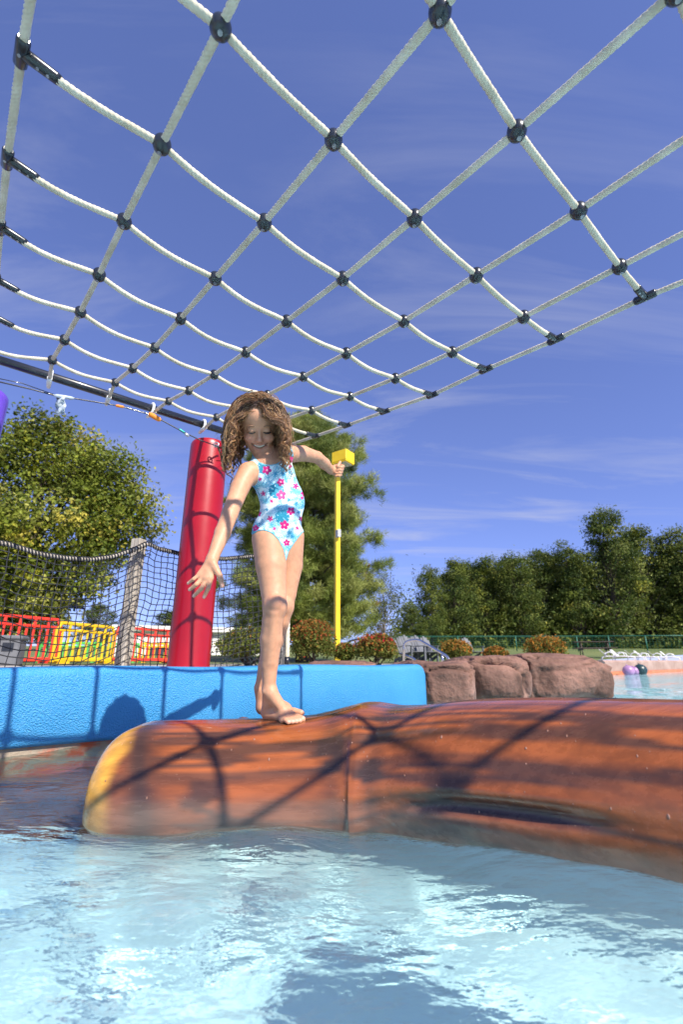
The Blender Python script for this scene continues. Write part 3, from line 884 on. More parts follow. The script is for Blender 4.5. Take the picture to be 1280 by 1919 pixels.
# short cut branch at the back of the log
b0 = at(482, 1351, 1.78); b0[2] = .12; b1 = at(452, 1346, 2.02); b1[2] = .165
sb = MB().tube([b0, b0 + (b1 - b0) * .6, b0 + (b1 - b0) * .92, b1], [.062, .056, .052, .040], 22).build('branch_stub', None, log_t)
vcol(sb.data, np.tile(np.array([.30, .09, .04]), (len(sb.data.vertices), 1)) * (0.6 + .6 * rng.random((len(sb.data.vertices), 1))))
sb.data.materials.append(M['log'])

# ------------------------------------------------------------------ plants
def leaves_mesh(name, P, size, C, mat, up=.35, asp=.55, out=None):
    """one small kite-shaped face per leaf"""
    n = len(P); nrm = rng.normal(size=(n, 3)); nrm[:, 2] += up * 2
    if out is not None: nrm += out * 1.2
    nrm /= np.linalg.norm(nrm, axis=1)[:, None]
    t = rng.normal(size=(n, 3)); t -= nrm * (t * nrm).sum(1)[:, None]; t /= np.linalg.norm(t, axis=1)[:, None]
    b_ = np.cross(nrm, t); s = (np.asarray(size) * (.65 + .7 * rng.random(n)))[:, None]
    fold = nrm * s * .10
    V = np.stack([P - t * s * .5, P - b_ * s * asp * .5 + t * s * .05 + fold, P + t * s * .55 - fold, P + b_ * s * asp * .5 + t * s * .05 + fold], 1).reshape(-1, 3)
    me = mesh_np(name, V, np.arange(4 * n).reshape(n, 4), False)
    vcol(me, np.repeat(np.clip(C, 0, 1), 4, 0)); me.materials.append(M[mat])
    return me

def limb(mb, a, b_, r0, r1, bend, n=7, sides=6):
    t = np.linspace(0, 1, n)[:, None]
    m_ = (a + b_) / 2 + bend
    P = (1 - t) ** 2 * a + 2 * t * (1 - t) * m_ + t * t * b_
    P[1:-1] += rng.normal(size=(n - 2, 3)) * np.linalg.norm(b_ - a) * .018
    mb.tube(P, np.linspace(r0, r1, n), sides, caps=False)

def leaf_cols(n, cols, var=.25, yellow=0):
    c = np.array(cols)[rng.integers(0, len(cols), n)] * (1 + var * rng.normal(size=(n, 1)))
    if yellow:
        k = rng.random(n) < yellow; c[k] = c[k] * np.array([1.7, 1.35, .8])
    return np.clip(c, .004, 1)

def broad_tree(name, height, crown_c, crown_r, lobes, n_leaf, leaf, cols, trunk_r, bark='bark', clump_r=.55, sparse=0.0, yellow=.08, lean=(0, 0), seed=0, mat='leaf'):
    """crown_c, crown_r in tree space (origin at the foot); returns the empty with trunk and crown"""
    t = link(name, None); t.empty_display_size = .3
    cc, cr = np.array(crown_c, float), np.array(crown_r, float)
    C = []
    # clump centres: in the lobes, mostly near their skin
    for (lx, ly, lz, lr, k) in lobes:
        d = rng.normal(size=(k, 3)); d /= np.linalg.norm(d, axis=1)[:, None]
        rad_ = (.45 + .55 * rng.random(k) ** .45)[:, None]
        C.append(cc + cr * (np.array([lx, ly, lz]) + d * lr * rad_))
    C = np.concatenate(C)
    C = C[rng.random(len(C)) >= sparse]
    C = C[C[:, 2] > height * .06]
    per = max(6, n_leaf // len(C)); P = []; O = []; CC = []
    for c in C:
        k = int(per * (.5 + rng.random())); cr_ = clump_r * (.6 + .8 * rng.random())
        d = np.clip(rng.normal(size=(k, 3)), -1.7, 1.7) * np.array([1, 1, .62]) * cr_ * .58
        P.append(c + d); O.append(np.tile(unit(c - cc + 1e-6), (k, 1)))
        bc = np.array(cols[rng.integers(0, len(cols))]) * (1 + .12 * rng.normal())
        if rng.random() < yellow: bc = bc * np.array([1.45, 1.25, .9])
        CC.append(np.clip(bc * (1 + .20 * rng.normal(size=(k, 1))), .006, 1))
    P = np.concatenate(P); O = np.concatenate(O)
    col = np.concatenate(CC)
    cm = leaves_mesh('crown', P, leaf, col, mat, .25, .62, O * .6)
    link('crown', cm, t)
    mb = MB()
    top = cc + np.array([0, 0, cr[2] * .55]); foot = np.array([0, 0, -.15])
    n = 12; tt = np.linspace(0, 1, n)[:, None]
    mid = np.array([lean[0], lean[1], height * .45])
    TP = (1 - tt) ** 2 * foot + 2 * tt * (1 - tt) * mid + tt ** 2 * top
    mb.tube(TP, np.r_[trunk_r * 1.35, np.linspace(trunk_r, trunk_r * .12, n - 1)], 9)
    pick = C if len(C) < 70 else C[rng.choice(len(C), 70, replace=False)]
    for c in pick:
        f_ = np.clip((c[2] - height * .18) / (top[2]) * .75, .12, .92)
        k = int(f_ * (n - 1)); a = TP[k]
        r0 = trunk_r * (1 - .88 * k / n) * .42
        limb(mb, a, c, max(r0, trunk_r * .06), trunk_r * .02, np.array([0, 0, .10 * np.linalg.norm(c - a)]), 6, 5)
    mb.build('trunk', M[bark], t)
    return t

def place(t, loc, label, cat='tree', group=None, rz=0, sc=1.0):
    t.location = loc; t.rotation_euler = (0, 0, rz)
    if sc != 1: t.scale = (sc,) * 3
    return tag(t, label, cat, group)

# the broad-leaved tree at the left
G1 = [(.155, .195, .020), (.215, .245, .030), (.33, .33, .075), (.095, .13, .016)]
lt = broad_tree('broadleaf_tree', 8.7, (0, 0, 4.6), (4.1, 3.8, 3.9),
    [(0, 0, 0, .80, 210), (.15, 0, .62, .36, 46), (-.02, -.1, .86, .20, 22), (.55, -.1, .30, .36, 52), (.72, 0, .02, .30, 46), (-.5, 0, .45, .40, 40), (.35, -.3, -.35, .5, 70), (-.3, -.2, -.5, .55, 80), (-.7, 0, 0, .4, 40), (.05, -.3, -.72, .42, 46)],
    60000, .135, G1, .24, clump_r=.60, yellow=.12)
p = at(70, 960, 15.5); place(lt, (p[0], p[1], GZ), 'large broad-leaved tree with yellow-green leaves at the left edge')

# the white pine
def pine(name, height, rmax, n_whorl, seed):
    t = link(name, None); mb = MB(); tp = []; td = []; tc = []
    mb.tube([(0, 0, -.1), (.05, 0, height * .3), (.02, .04, height * .65), (0, 0, height)], [.26, .21, .13, .02], 10)
    for w in range(n_whorl):
        f_ = .10 + .90 * (w / (n_whorl - 1)); z = height * f_
        prof = np.interp(f_, [.10, .2, .35, .55, .75, .9, 1.0], [.80, 1.0, 1.0, .94, .78, .54, .14])
        for k in range(7):
            if rng.random() < .08: continue
            az = k * 2 * math.pi / 7 + w * .9 + rng.normal() * .25
            Lb = rmax * prof * (.62 + .52 * rng.random()); 
            rise = Lb * (.08 + .22 * f_ + rng.normal() * .07)
            a = np.array([0, 0, z]); e = np.array([math.cos(az) * Lb, math.sin(az) * Lb, z + rise])
            limb(mb, a, e, .055 * (1.2 - f_) + .012, .006, np.array([0, 0, -.10 * Lb]), 6, 5)
            for i in range(int(3 + Lb * 2.5)):
                u = 1.02 if i == 0 else .25 + .75 * rng.random() ** .8
                side = np.array([-math.sin(az), math.cos(az), 0]) * rng.normal() * Lb * .22 * (1.15 - u * .6)
                q0 = a + (e - a) * u + np.array([0, 0, -.10 * Lb * 2 * u * (1 - u)]) + side + np.array([0, 0, rng.normal() * .10 + .05])
                dr = unit((e - a) * .6 + side * .8 + np.array([0, 0, .35 * Lb])); pr_ = .16 + .12 * rng.random(); cpuff = rng.integers(0, 4)
                for _k in range(13):
                    wo = rng.normal(size=3) * pr_ * .62; tp.append(q0 + wo * np.array([1, 1, .7])); td.append(unit(dr * .8 + wo / pr_ * .6 + np.array([0, 0, .25]))); tc.append(cpuff)
    tp = np.array(tp); td = np.array(td); n = len(tp); nn = 22
    d = td[:, None] * .75 + rng.normal(size=(n, nn, 3)) * .62; d /= np.linalg.norm(d, axis=2)[..., None]
    Ln = (.17 + .10 * rng.random((n, nn, 1))); root = tp[:, None] + rng.normal(size=(n, nn, 3)) * .055
    sd_ = np.cross(d, rng.normal(size=(n, nn, 3))); sd_ /= np.linalg.norm(sd_, axis=2)[..., None]
    w_ = .0085
    V = np.stack([root - sd_ * w_, root + sd_ * w_, root + d * Ln], 2).reshape(-1, 3)
    me = mesh_np('crown', V, np.arange(len(V)).reshape(-1, 3), False)
    pc = np.array([(.18, .23, .042), (.24, .285, .056), (.31, .335, .090), (.135, .18, .040)])
    c = pc[np.array(tc)] * (1 + .16 * rng.normal(size=(n, 1)))
    c[rng.random(n) < .006] = (.24, .10, .03)
    vcol(me, np.repeat(np.clip(c, 0, 1), nn * 3, 0)); me.materials.append(M['needle'])
    link('crown', me, t); mb.build('trunk', M['bark'], t)
    return t
pt = pine('pine_tree', 10.0, 3.05, 30, 3)
p = at(566, 1210, 18.5); place(pt, (p[0], p[1], GZ), 'tall soft-needled pine tree directly behind the girl')

# the wood beyond the lawn
FG = [(.090, .128, .022), (.132, .172, .031), (.195, .225, .048), (.058, .092, .019)]
protos = []
for k in range(5):
    hh = 19.5; lob = []
    for j in range(15):
        a = j * 2.4 + rng.random(); z = -1.12 + 2.0 * j / 14; r_ = (.25 + .45 * rng.random()) * (1 - .6 * max(0, z))
        lob.append((math.cos(a) * r_, math.sin(a) * r_, z, .34 - .10 * max(0, z), 15 + int(6 * rng.random())))
    protos.append(broad_tree('woodland_tree', hh, (rng.normal() * .5, 0, 12.2), (6.0, 6.0, 7.4), lob, 15000, .36, FG, .27, 'bark', clump_r=1.25, sparse=.05, yellow=.12, lean=(rng.normal() * .8, 0)))
used = set()
def wood(px, ytop, Y, k, label, width=1.0, g='woodland trees beyond the lawn'):
    z0 = ground_z(0, Y) - .1; P = at(px, ytop, Y); hgt = P[2] - z0
    t = protos[k]
    if k in used: t = copy_tree(t, (0, 0, 0), 0)
    used.add(k)
    t.location = (P[0], Y, z0); t.rotation_euler = (0, 0, rng.random() * 6.28)
    s = hgt / 21.0; t.scale = (s * width, s * width, s)
    return tag(t, label, 'tree', g)
wood(1120, 946, 55, 0, 'tallest woodland tree, rising above the others on the right', .85)
wood(1182, 978, 57, 1, 'tall woodland tree just right of the tallest one', 1.0)
wood(1062, 1012, 56, 2, 'woodland tree just left of the tallest one', .95)
wood(1012, 1022, 58, 3, 'woodland tree above the rightmost shrub', .95)
wood(958, 1032, 56, 4, 'woodland tree above the gap between the small shrub and the rightmost shrub', 1.0)
wood(905, 1040, 58, 0, 'woodland tree above the small low shrub', 1.0)
wood(850, 1042, 55, 1, 'second woodland tree from the left end of the dark wood', 1.0)
wood(802, 1056, 53, 2, 'leftmost full-sized woodland tree, at the left end of the dark wood', .8)
wood(1238, 988, 56, 3, 'woodland tree near the right edge of the photo', 1.0)
wood(1292, 1005, 54, 4, 'woodland tree cut by the right edge of the photo', 1.1)
wood(1150, 1000, 62, 2, 'woodland tree filling the gap behind the two tallest trees', 1.1)
wood(1035, 1030, 62, 1, 'woodland tree set back between the two trees left of the tallest', 1.1)
wood(932, 1042, 63, 3, 'woodland tree set back above the small low shrub', 1.2)
wood(876, 1048, 62, 4, 'woodland tree set back behind the second tree from the left', 1.2)
for i, (px, yt, Y, k) in enumerate([(825, 1085, 68, 3), (880, 1072, 70, 4), (935, 1075, 69, 1), (990, 1070, 71, 0), (1040, 1065, 70, 4), (1095, 1060, 69, 3), (1150, 1050, 72, 2), (1210, 1050, 70, 0), (1265, 1050, 71, 1), (1320, 1040, 66, 2), (1370, 1030, 62, 3)]):
    wood(px, yt - 12, Y, k, ['first', 'second', 'third', 'fourth', 'fifth', 'sixth', 'seventh', 'eighth', 'ninth', 'tenth', 'last'][i] + ' tree from the left in the shadowy back row of the wood', 1.35, 'back row of woodland trees')

# undergrowth along the edge of the wood
P = []
for px in np.linspace(745, 1440, 620):
    Y = 53 + rng.random() * 29; q = at(px, 1215, Y); z0 = ground_z(0, Y)
    k = 60; P.append(np.stack([q[0] + rng.normal(size=k) * 1.1, Y + rng.normal(size=k) * .9, z0 + np.abs(rng.normal(size=k)) * (.7 + .13 * max(0, Y - 56) + 1.5 * rng.random())], 1))
P = np.concatenate(P); me = leaves_mesh('undergrowth', P, .46, leaf_cols(len(P), FG, .25, .05), 'leaf')
o = link('undergrowth', me); o['kind'] = 'stuff'; o['label'] = 'dark leafy undergrowth at the foot of the wood'; o['category'] = 'undergrowth'

# smaller trees between
PG = [(.13, .15, .06), (.17, .19, .085), (.10, .12, .045)]
st = broad_tree('young_tree', 4.6, (0, 0, 2.6), (1.5, 1.4, 2.0), [(0, 0, -.3, .7, 40), (.2, 0, .4, .45, 18), (-.4, 0, 0, .4, 18), (0, 0, .8, .2, 6)], 5200, .085, PG, .05, 'pale_bark', clump_r=.40, sparse=.15, yellow=.1)
p = at(722, 1212, 26); place(st, (p[0], p[1], ground_z(0, 26) - .1), 'thin pale young tree between the pine and the wood')
for i, (px, yt, Y, k, w_, lab) in enumerate([(185, 1128, 42, 1, 1.6, 'distant dark tree showing through the netting left of the timber post'), (318, 1140, 46, 2, 1.7, 'distant tree seen through the netting between the timber post and the red post'),
        (452, 1145, 44, 4, 1.7, 'distant tree seen through the netting right of the red post'), (90, 1120, 48, 0, 1.7, 'distant dark tree beyond the red barrier at the far left'), (500, 1130, 52, 3, 1.8, 'distant tree low behind the girl’s legs'), (770, 1128, 46, 0, 1.2, 'small bushy tree at the far left end of the wood')]):
    wood(px, yt, Y, k, lab, w_, 'distant low trees')

# shrubs with red tips
def shrub(px, ytop, wpx, Y, label, zb=None, tip=.5, n=7000, seed=0, ybase=1245, colr=(.42, .075, .03)):
    zb = GZ if zb is None else zb
    c = at(px, 1240, Y); zt = at(px, ytop, Y)[2]; hh = zt - zb; rw = wpx / FPX * Y * .5
    t = link('shrub', None)
    k = 46; d = rng.normal(size=(k, 3)); d[:, 2] = np.abs(d[:, 2]) * .9 - .15; d /= np.linalg.norm(d, axis=1)[:, None]
    cl = d * np.array([rw * .74, rw * .74, hh * .50]) * (.55 + .45 * rng.random((k, 1))) + np.array([0, 0, hh * .42])
    P = cl[rng.integers(0, k, n)] + rng.normal(size=(n, 3)) * np.array([rw, rw, hh * .55]) * .155
    # upright new shoots
    ns = 90; dd_ = rng.normal(size=(ns, 3)); dd_[:, 2] = np.abs(dd_[:, 2]) + .3; dd_ /= np.linalg.norm(dd_, axis=1)[:, None]
    tips = dd_ * np.array([rw * .93, rw * .93, hh * .52]) + np.array([0, 0, hh * .44])
    P2 = (tips[:, None] + (rng.random((ns, 14, 1)) - .35) * .16 * hh * unit(np.array([0, 0, 1.0])) + rng.normal(size=(ns, 14, 3)) * .03 * rw).reshape(-1, 3)
    P = np.concatenate([P, P2]); P = P[P[:, 2] > 0]
    h_ = P[:, 2] / hh + rng.normal(size=len(P)) * .16; rr_ = np.hypot(P[:, 0], P[:, 1]) / rw
    red_ = sstep(1.18 - tip, 1.42 - tip, h_ * .8 + .3 * rr_)
    c1 = leaf_cols(len(P), [(.10, .14, .022), (.15, .18, .035), (.20, .19, .04)], .2); c2 = leaf_cols(len(P), [colr, (.50, .20, .04), (.30, .20, .04)], .22)
    k_ = rng.random(len(P)) < red_ * .75; c1[k_] = c2[k_]
    link('foliage', leaves_mesh('foliage', P, .020 + .0034 * Y, c1, 'leaf', .3, .5), t)
    mb = MB()
    for i in range(12): limb(mb, np.array([rng.normal() * .05, rng.normal() * .05, -.02]), cl[i], .014, .004, np.zeros(3), 5, 5)
    mb.build('stems', M['bark'], t)
    t.location = (c[0], Y, zb)
    return tag(t, label, 'shrub', 'rounded shrubs along the pool deck')
shrub(586, 1165, 92, 8.4, 'large round shrub with red tips just right of the girl’s legs', tip=.5, n=9000)
shrub(646, 1207, 44, 8.8, 'small shrub between the two large red shrubs at the yellow pole foot', tip=.35, n=4500)
shrub(703, 1190, 84, 8.2, 'wide shrub with crimson leaves to the right of the yellow pole', tip=.55, n=8000, colr=(.50, .03, .035))
shrub(856, 1201, 62, 10.5, 'orange-tipped shrub just right of the steel handrails', tip=.55, n=5500, colr=(.55, .22, .03))
shrub(931, 1213, 46, 11.5, 'smallest rusty shrub behind the middle boulder', tip=.6, n=4000, colr=(.50, .20, .04))
shrub(1025, 1194, 80, 11.0, 'orange and yellow-green shrub behind the largest boulder', tip=.6, n=6500, colr=(.58, .24, .03))
shrub(470, 1178, 130, 7.0, 'yellow-green shrub behind the netting between red post and girl', tip=.25, n=9000, colr=(.34, .16, .03))

# ------------------------------------------------------------------ the yellow lamp post
LY_ = 12.5; p0 = at(631.5, 1205, LY_); zt = at(626, 893, LY_)[2]
lp = thing('lamp_post', (p0[0], LY_, GZ), 'tall yellow square lamp post with box lamp in front of the pine', 'lamp post')
MB().box((p0[0], LY_, (zt + GZ) / 2), (.125, .125, zt - GZ), rotz(.5), .008).build('pole', M['yellow_paint'], lp)
hc = at(643, 859, LY_ - .25); Mh = rotz(.95)
zb_, zt_ = at(643, 871, LY_ - .25)[2], at(643, 849, LY_ - .25)[2]
hd = MB().box((hc[0], hc[1], (zb_ + zt_) / 2), (.42, .50, (zt_ - zb_)), Mh, .012).build('lamp_head', M['yellow_paint'], lp)
MB().box((hc[0], hc[1], zb_ - .004), (.34, .40, .03), Mh, .010).build('lens', M['lens'], hd)
MB().box((hc[0], hc[1], (zb_ + .06)), (.436, .516, .02), Mh, .004).build('trim_band', M['yellow_paint'], hd)
MB().box(((p0[0] + hc[0]) / 2, (LY_ + hc[1]) / 2, (zb_ + zt_) / 2), (.14, .30, .12), Mh, .01).build('arm', M['yellow_paint'], lp)
bb = at(634, 1000, LY_ - .12); MB().box(bb, (.10, .14, .22), rotz(.5), .01).build('junction_box', M['lens'], lp)

# ------------------------------------------------------------------ handrails
def handrail(pts, label):
    P = [np.array(q, float) for q in pts]
    t = thing('handrail', (P[0][0], P[0][1], GZ), label, 'handrail', 'steel handrails at the pool steps')
    # round the corners
    path = [P[0]]
    for i in range(1, len(P) - 1):
        a, b_, c = P[i - 1], P[i], P[i + 1]; ra = b_ + unit(a - b_) * .09; rc = b_ + unit(c - b_) * .09
        for u in np.linspace(0, 1, 6): path.append((1 - u) ** 2 * ra + 2 * u * (1 - u) * b_ + u * u * rc)
    path.append(P[-1])
    MB().tube(path, .020, 12).build('rail', M['steel'], t)
    return t
h1 = handrail([at(757, 1246, 7.6), at(757, 1203, 7.6), at(784, 1198, 7.5), at(842, 1232, 7.1), at(846, 1252, 7.05)], 'steel handrail bent above the grey chairs, nearer the orange-tipped shrub')
q = at(829, 1226, 7.18); MB().tube([q, (q[0], q[1], GZ)], .022, 10).build('leg', M['steel'], h1)
h2 = handrail([at(648, 1244, 8.9), at(650, 1203, 8.9), at(672, 1197, 8.8), at(780, 1236, 8.0), at(784, 1250, 7.95)], 'steel handrail mostly behind the crimson shrub')

# ------------------------------------------------------------------ furniture beyond the boulders
def deck_chair():
    t = link('deck_chair', None)
    Ms = M['chair_grey']
    for i in range(5):
        x = -.20 + i * .10; top = .98 - .05 * abs(i - 2) ** 1.5
        MB().hull([(x - .042, .28, .33), (x + .042, .28, .33), (x - .042, .30, .33), (x + .042, .30, .33), (x - .044, .62, top), (x + .044, .62, top), (x - .044, .64, top), (x + .044, .64, top)]).build('back_slat', Ms, t)
    for i in range(4):
        y = -.22 + i * .13; MB().box((0, y, .37 - .05 * i / 3), (.50, .115, .022), None, .006).build('seat_slat', Ms, t)
    for s in (-1, 1):
        MB().box((s * .31, .0, .57), (.10, .66, .024), None, .008).build('armrest', Ms, t)
        MB().box((s * .29, -.26, .285), (.04, .08, .57), None, .006).build('leg', Ms, t)
        MB().hull([(s * .27, -.28, .33), (s * .25, -.28, .33), (s * .27, -.28, .40), (s * .25, -.28, .40), (s * .27, .66, 0), (s * .25, .66, 0), (s * .27, .56, 0), (s * .25, .66, .12)]).build('leg', Ms, t)
    return t
dc = deck_chair(); spots = [(768, 18.5, .5, 'leftmost grey slatted deck chair under the steel handrail'), (777, 17.4, .45, 'second grey deck chair from the left under the handrail'), (789, 18.6, .4, 'third grey deck chair from the left, tallest looking, under the handrail'),
    (800, 17.6, .5, 'fourth grey deck chair from the left below the sloping rail'), (811, 18.4, .35, 'fifth grey deck chair, just left of the orange-tipped shrub'), (889, 20.5, .3, 'lone grey deck chair peeking out right of the orange-tipped shrub')]
for i, (px, Y, rz, lab) in enumerate(spots):
    q = at(px, 1236, Y); o = dc if i == 0 else copy_tree(dc, (0, 0, 0), 0)
    o.location = (q[0], Y, ground_z(0, Y)); o.rotation_euler = (0, 0, rz + math.pi * .0); tag(o, lab, 'chair', 'grey deck chairs on the grass')

def sun_lounger():
    t = link('sun_lounger', None); Ms = M['chair_white']
    for s in (-1, 1):
        MB().tube([(s * .31, -.95, .02), (s * .31, -.9, .30), (s * .31, -.4, .34), (s * .31, .45, .34), (s * .31, .72, .30), (s * .31, .80, .02)], .028, 8).build('side_rail', Ms, t)
        MB().tube([(s * .34, .05, .34), (s * .34, .12, .54), (s * .34, .32, .60), (s * .34, .52, .52), (s * .34, .58, .34)], .026, 8).build('armrest', Ms, t)
    for i in range(9):
        y = -.86 + i * .15; MB().box((0, y, .345), (.60, .12, .02), None, .004).build('seat_slat', Ms, t)
    for i in range(5):
        u = i / 4; MB().box((0, .52 + .28 * u, .40 + .30 * u), (.60, .13, .02), np.array([[1, 0, 0], [0, .68, -.73], [0, .73, .68]]), .004).build('back_slat', Ms, t)
    return t
sl = sun_lounger()
for i, (px, Y, rz, lab) in enumerate([(1157, 20.6, -.6, 'leftmost white sun lounger beside the picnic bench'), (1178, 21.6, -.9, 'second white sun lounger from the left on the far edge'), (1204, 22.4, -.7, 'third white sun lounger from the left on the far edge'), (1220, 23.4, -.9, 'fourth white sun lounger from the left on the far edge'), (1245, 24.2, -.7, 'fifth white sun lounger, second from the right photo edge'), (1268, 25.4, -.9, 'white sun lounger nearest the right photo edge')]):
    q = at(px, 1240, Y); o = sl if i == 0 else copy_tree(sl, (0, 0, 0), 0)
    o.location = (q[0], Y, GZ + .02); o.scale = (.72, .72, .72); o.rotation_euler = (0, 0, rz + 1.75); tag(o, lab, 'sun lounger', 'white sun loungers on the far edge')

q = at(1118, 1240, 24.5); pz = ground_z(0, 24.5)
tb = thing('picnic_table', (q[0], 24.5, pz), 'dark wooden picnic table with bench on the grass right of the boulders', 'table')
Mr = rotz(-.35); Pq = lambda x, y, z: np.array([q[0], 24.5, pz]) + Mr @ np.array([x, y, z])
for i in range(5): MB().box(Pq(0, -.30 + i * .15, .76), (1.8, .135, .04), Mr, .006).build('table_plank', M['dark_timber'], tb)
for s in (-1, 1):
    MB().box(Pq(0, s * .78, .45), (1.8, .26, .04), Mr, .006).build('bench', M['dark_timber'], tb)
    for e in (-1, 1): MB().hull([Pq(s * .6 + a, e * (.25 + c * .35), .74 - c * .74) + np.array([0, 0, 0]) + Mr @ np.array([0, b_, 0]) for a in (-.02, .02) for c in (0, 1) for b_ in (-.05, .05)]).build('leg', M['dark_timber'], tb)
    MB().box(Pq(s * .6, 0, .41), (.04, 1.7, .09), Mr, .004).build('cross_beam', M['dark_timber'], tb)

# green wire fence across the lawn
fpts = [np.array([at(px, 1220, Y)[0], Y]) for px, Y in ((690, 40), (860, 40), (1085, 38), (1145, 37), (1215, 35.5), (1290, 34))]
fz = lambda p_: ground_z(0, p_[1])
q = fpts[3]; fn = thing('lawn_fence', (q[0], q[1], fz(q)), 'low green wire fence crossing the lawn before the wood', 'fence')
segs = []
for a, b_ in zip(fpts[:-1], fpts[1:]):
    k = max(1, int(np.linalg.norm(b_ - a) / 4.0)); segs += [a + (b_ - a) * i / k for i in range(k)]
segs.append(fpts[-1])
for p_ in segs: MB().tube([(p_[0], p_[1], fz(p_) - .1), (p_[0], p_[1], fz(p_) + 1.22)], .045, 8).build('post', M['fence_green'], fn)
MB().tube([(p_[0], p_[1], fz(p_) + 1.18) for p_ in segs], .035, 6).build('top_rail', M['fence_green'], fn)
mb = MB()
for a, b_ in zip(segs[:-1], segs[1:]):
    for zz in np.arange(.12, 1.1, .16): mb.tube([(a[0], a[1], fz(a) + zz), (b_[0], b_[1], fz(b_) + zz)], .007, 3, caps=False)
    k = max(2, int(np.linalg.norm(b_ - a) / .2))
    for i in range(k):
        c = a + (b_ - a) * i / k; mb.tube([(c[0], c[1], fz(c)), (c[0], c[1], fz(c) + 1.15)], .006, 3, caps=False)
mb.build('wire_mesh', M['fence_green'], fn)['kind'] = 'stuff'

# floats by the far edge
for px, Y, r_, mat, lab in ((1179, 16.2, .17, 'purple_ball', 'mauve ball floating left of a second mauve ball at the far kerb'), (1190, 16.7, .145, 'purple_ball', 'smaller mauve ball between the other mauve ball and the dark ball'), (1202, 16.7, .19, 'dark_ball', 'dark green ball floating at the far kerb')):
    q = at(px, 1259, Y); mb = MB().ball((q[0], Y, r_ * .75), (r_ * 1.1, r_, r_), nu=20, nv=14).tube([(q[0] - .02, Y, r_ * 1.7), (q[0] - .06, Y, r_ * 1.95)], [.02, .012], 8)
    o = mb.build('pool_ball', M[mat]); tag(o, lab, 'ball', 'balls floating by the far kerb')

# ------------------------------------------------------------------ barriers, bin and building behind the netting
def barrier(a, b_, zb, hh, mat, label, nbar=9):
    a, b_ = np.array(a, float), np.array(b_, float); e = unit(b_ - a); L0 = np.linalg.norm(b_ - a); az = math.atan2(e[1], e[0]); Mr = rotz(az)
    c = (a + b_) / 2
    t = thing('barrier', (c[0], c[1], zb), label, 'barrier', 'plastic barriers beyond the netting')
    at_ = lambda s, z: np.array([a[0] + e[0] * s, a[1] + e[1] * s, zb + z])
    fr = MB()
    for z, h0 in ((hh - .03, .07), (hh * .80, .06), (.10, .09)):
        fr.box(at_(L0 / 2, z), (L0 - (.16 if z > hh * .9 else 0), .055, h0), Mr, .014)
    for s in (.03, L0 - .03):
        fr.box(at_(s, hh * .44), (.075, .055, hh * .80), Mr, .012)
    for s0, s1 in ((.03, .13), (L0 - .03, L0 - .13)):
        fr.tube([at_(s0, hh * .80), at_(s1, hh - .03)], .030, 8)
    fr.build('frame', M[mat], t)
    for i in range(nbar):
        s = L0 * (i + 1) / (nbar + 1); MB().box(at_(s, hh * .45), (.050, .04, hh * .70), Mr, .010).build('bar', M[mat], t)
    for i in range(4):
        s = L0 * (i + 1) / 5; MB().box(at_(s, hh * .9), (.06, .045, hh * .17), Mr, .010).build('strut', M[mat], t)
    for s in (.22, L0 - .22): MB().box(at_(s, .03), (.09, .5, .06), Mr, .012).build('foot', M[mat], t)
    return t
g2 = lambda px, Y: at(px, 1240, Y)[:2]
barrier(g2(-40, 10.0), g2(103, 11.6), GZ, 1.04, 'red_barrier', 'red plastic barrier at the left, behind the grey bin')
barrier(g2(94, 10.4), g2(208, 12.2), GZ, .90, 'yellow_barrier', 'yellow plastic barrier beyond the netting, between two red ones')
barrier(g2(206, 12.3), g2(330, 14.2), GZ, .93, 'red_barrier', 'red plastic barrier beyond the timber post')
barrier(g2(66, 14.6), g2(190, 15.0), GZ, .62, 'green_barrier', 'low green plastic barrier glimpsed through the yellow barrier', 7)
barrier(g2(196, 15.2), g2(262, 15.6), GZ, .62, 'green_barrier', 'low green plastic barrier left of the timber post foot', 4)
barrier(g2(256, 16.2), g2(316, 16.4), GZ, .66, 'yellow_barrier', 'low yellow barrier behind the red barrier, next to the red post', 5)
q = at(8, 1240, 7.5); zt = at(8, 1192, 7.5)[2]
bn = thing('waste_bin', (q[0], 7.5, GZ), 'grey plastic waste bin at the far left edge', 'bin')
Mr = rotz(.35); MB().box((q[0], 7.5, (GZ + zt) / 2 - .03), (.40, .40, zt - GZ - .06), Mr, .02).build('body', M['grey_plastic'], bn)
MB().box((q[0], 7.5, zt - .03), (.45, .45, .07), Mr, .025).build('lid', M['grey_plastic'], bn)
cc_ = np.array([q[0], 7.5, zt - .17]) + Mr @ np.array([.05, -.2, 0]); MB().box(cc_, (.15, .012, .13), Mr, .004).build('opening', M['black_plastic'], bn)

a = at(218, 1240, 30); b_ = at(470, 1240, 33); e = unit((b_ - a)[:2]); az = math.atan2(e[1], e[0]); L0 = np.linalg.norm((b_ - a)[:2]); Mr = rotz(az); c = (a + b_) / 2
zt = at(300, 1183, 31)[2]
hb = thing('white_building', (c[0], c[1], GZ), 'long low white building far behind the netting', 'building')
MB().box((c[0], c[1], (zt + GZ) / 2 - .1), (L0, 6, zt - GZ - .2), Mr).build('wall', M['white_paint'], hb)
MB().box((c[0], c[1], zt - .05), (L0 + .8, 6.8, .30), Mr, .03).build('roof_fascia', M['white_paint'], hb)
for s in (.30, .86):
    k = a[:2] + e * L0 * s + np.array([e[1], -e[0]]) * 3.02
    w_ = MB().box((k[0], k[1], GZ + .62), (1.5, .05, .5), Mr).build('window', M['dark_glass'], hb)
    MB().box((k[0] + e[1] * .03, k[1] - e[0] * .03, GZ + .34), (1.7, .10, .06), Mr).build('sill', M['grey_plastic'], w_)

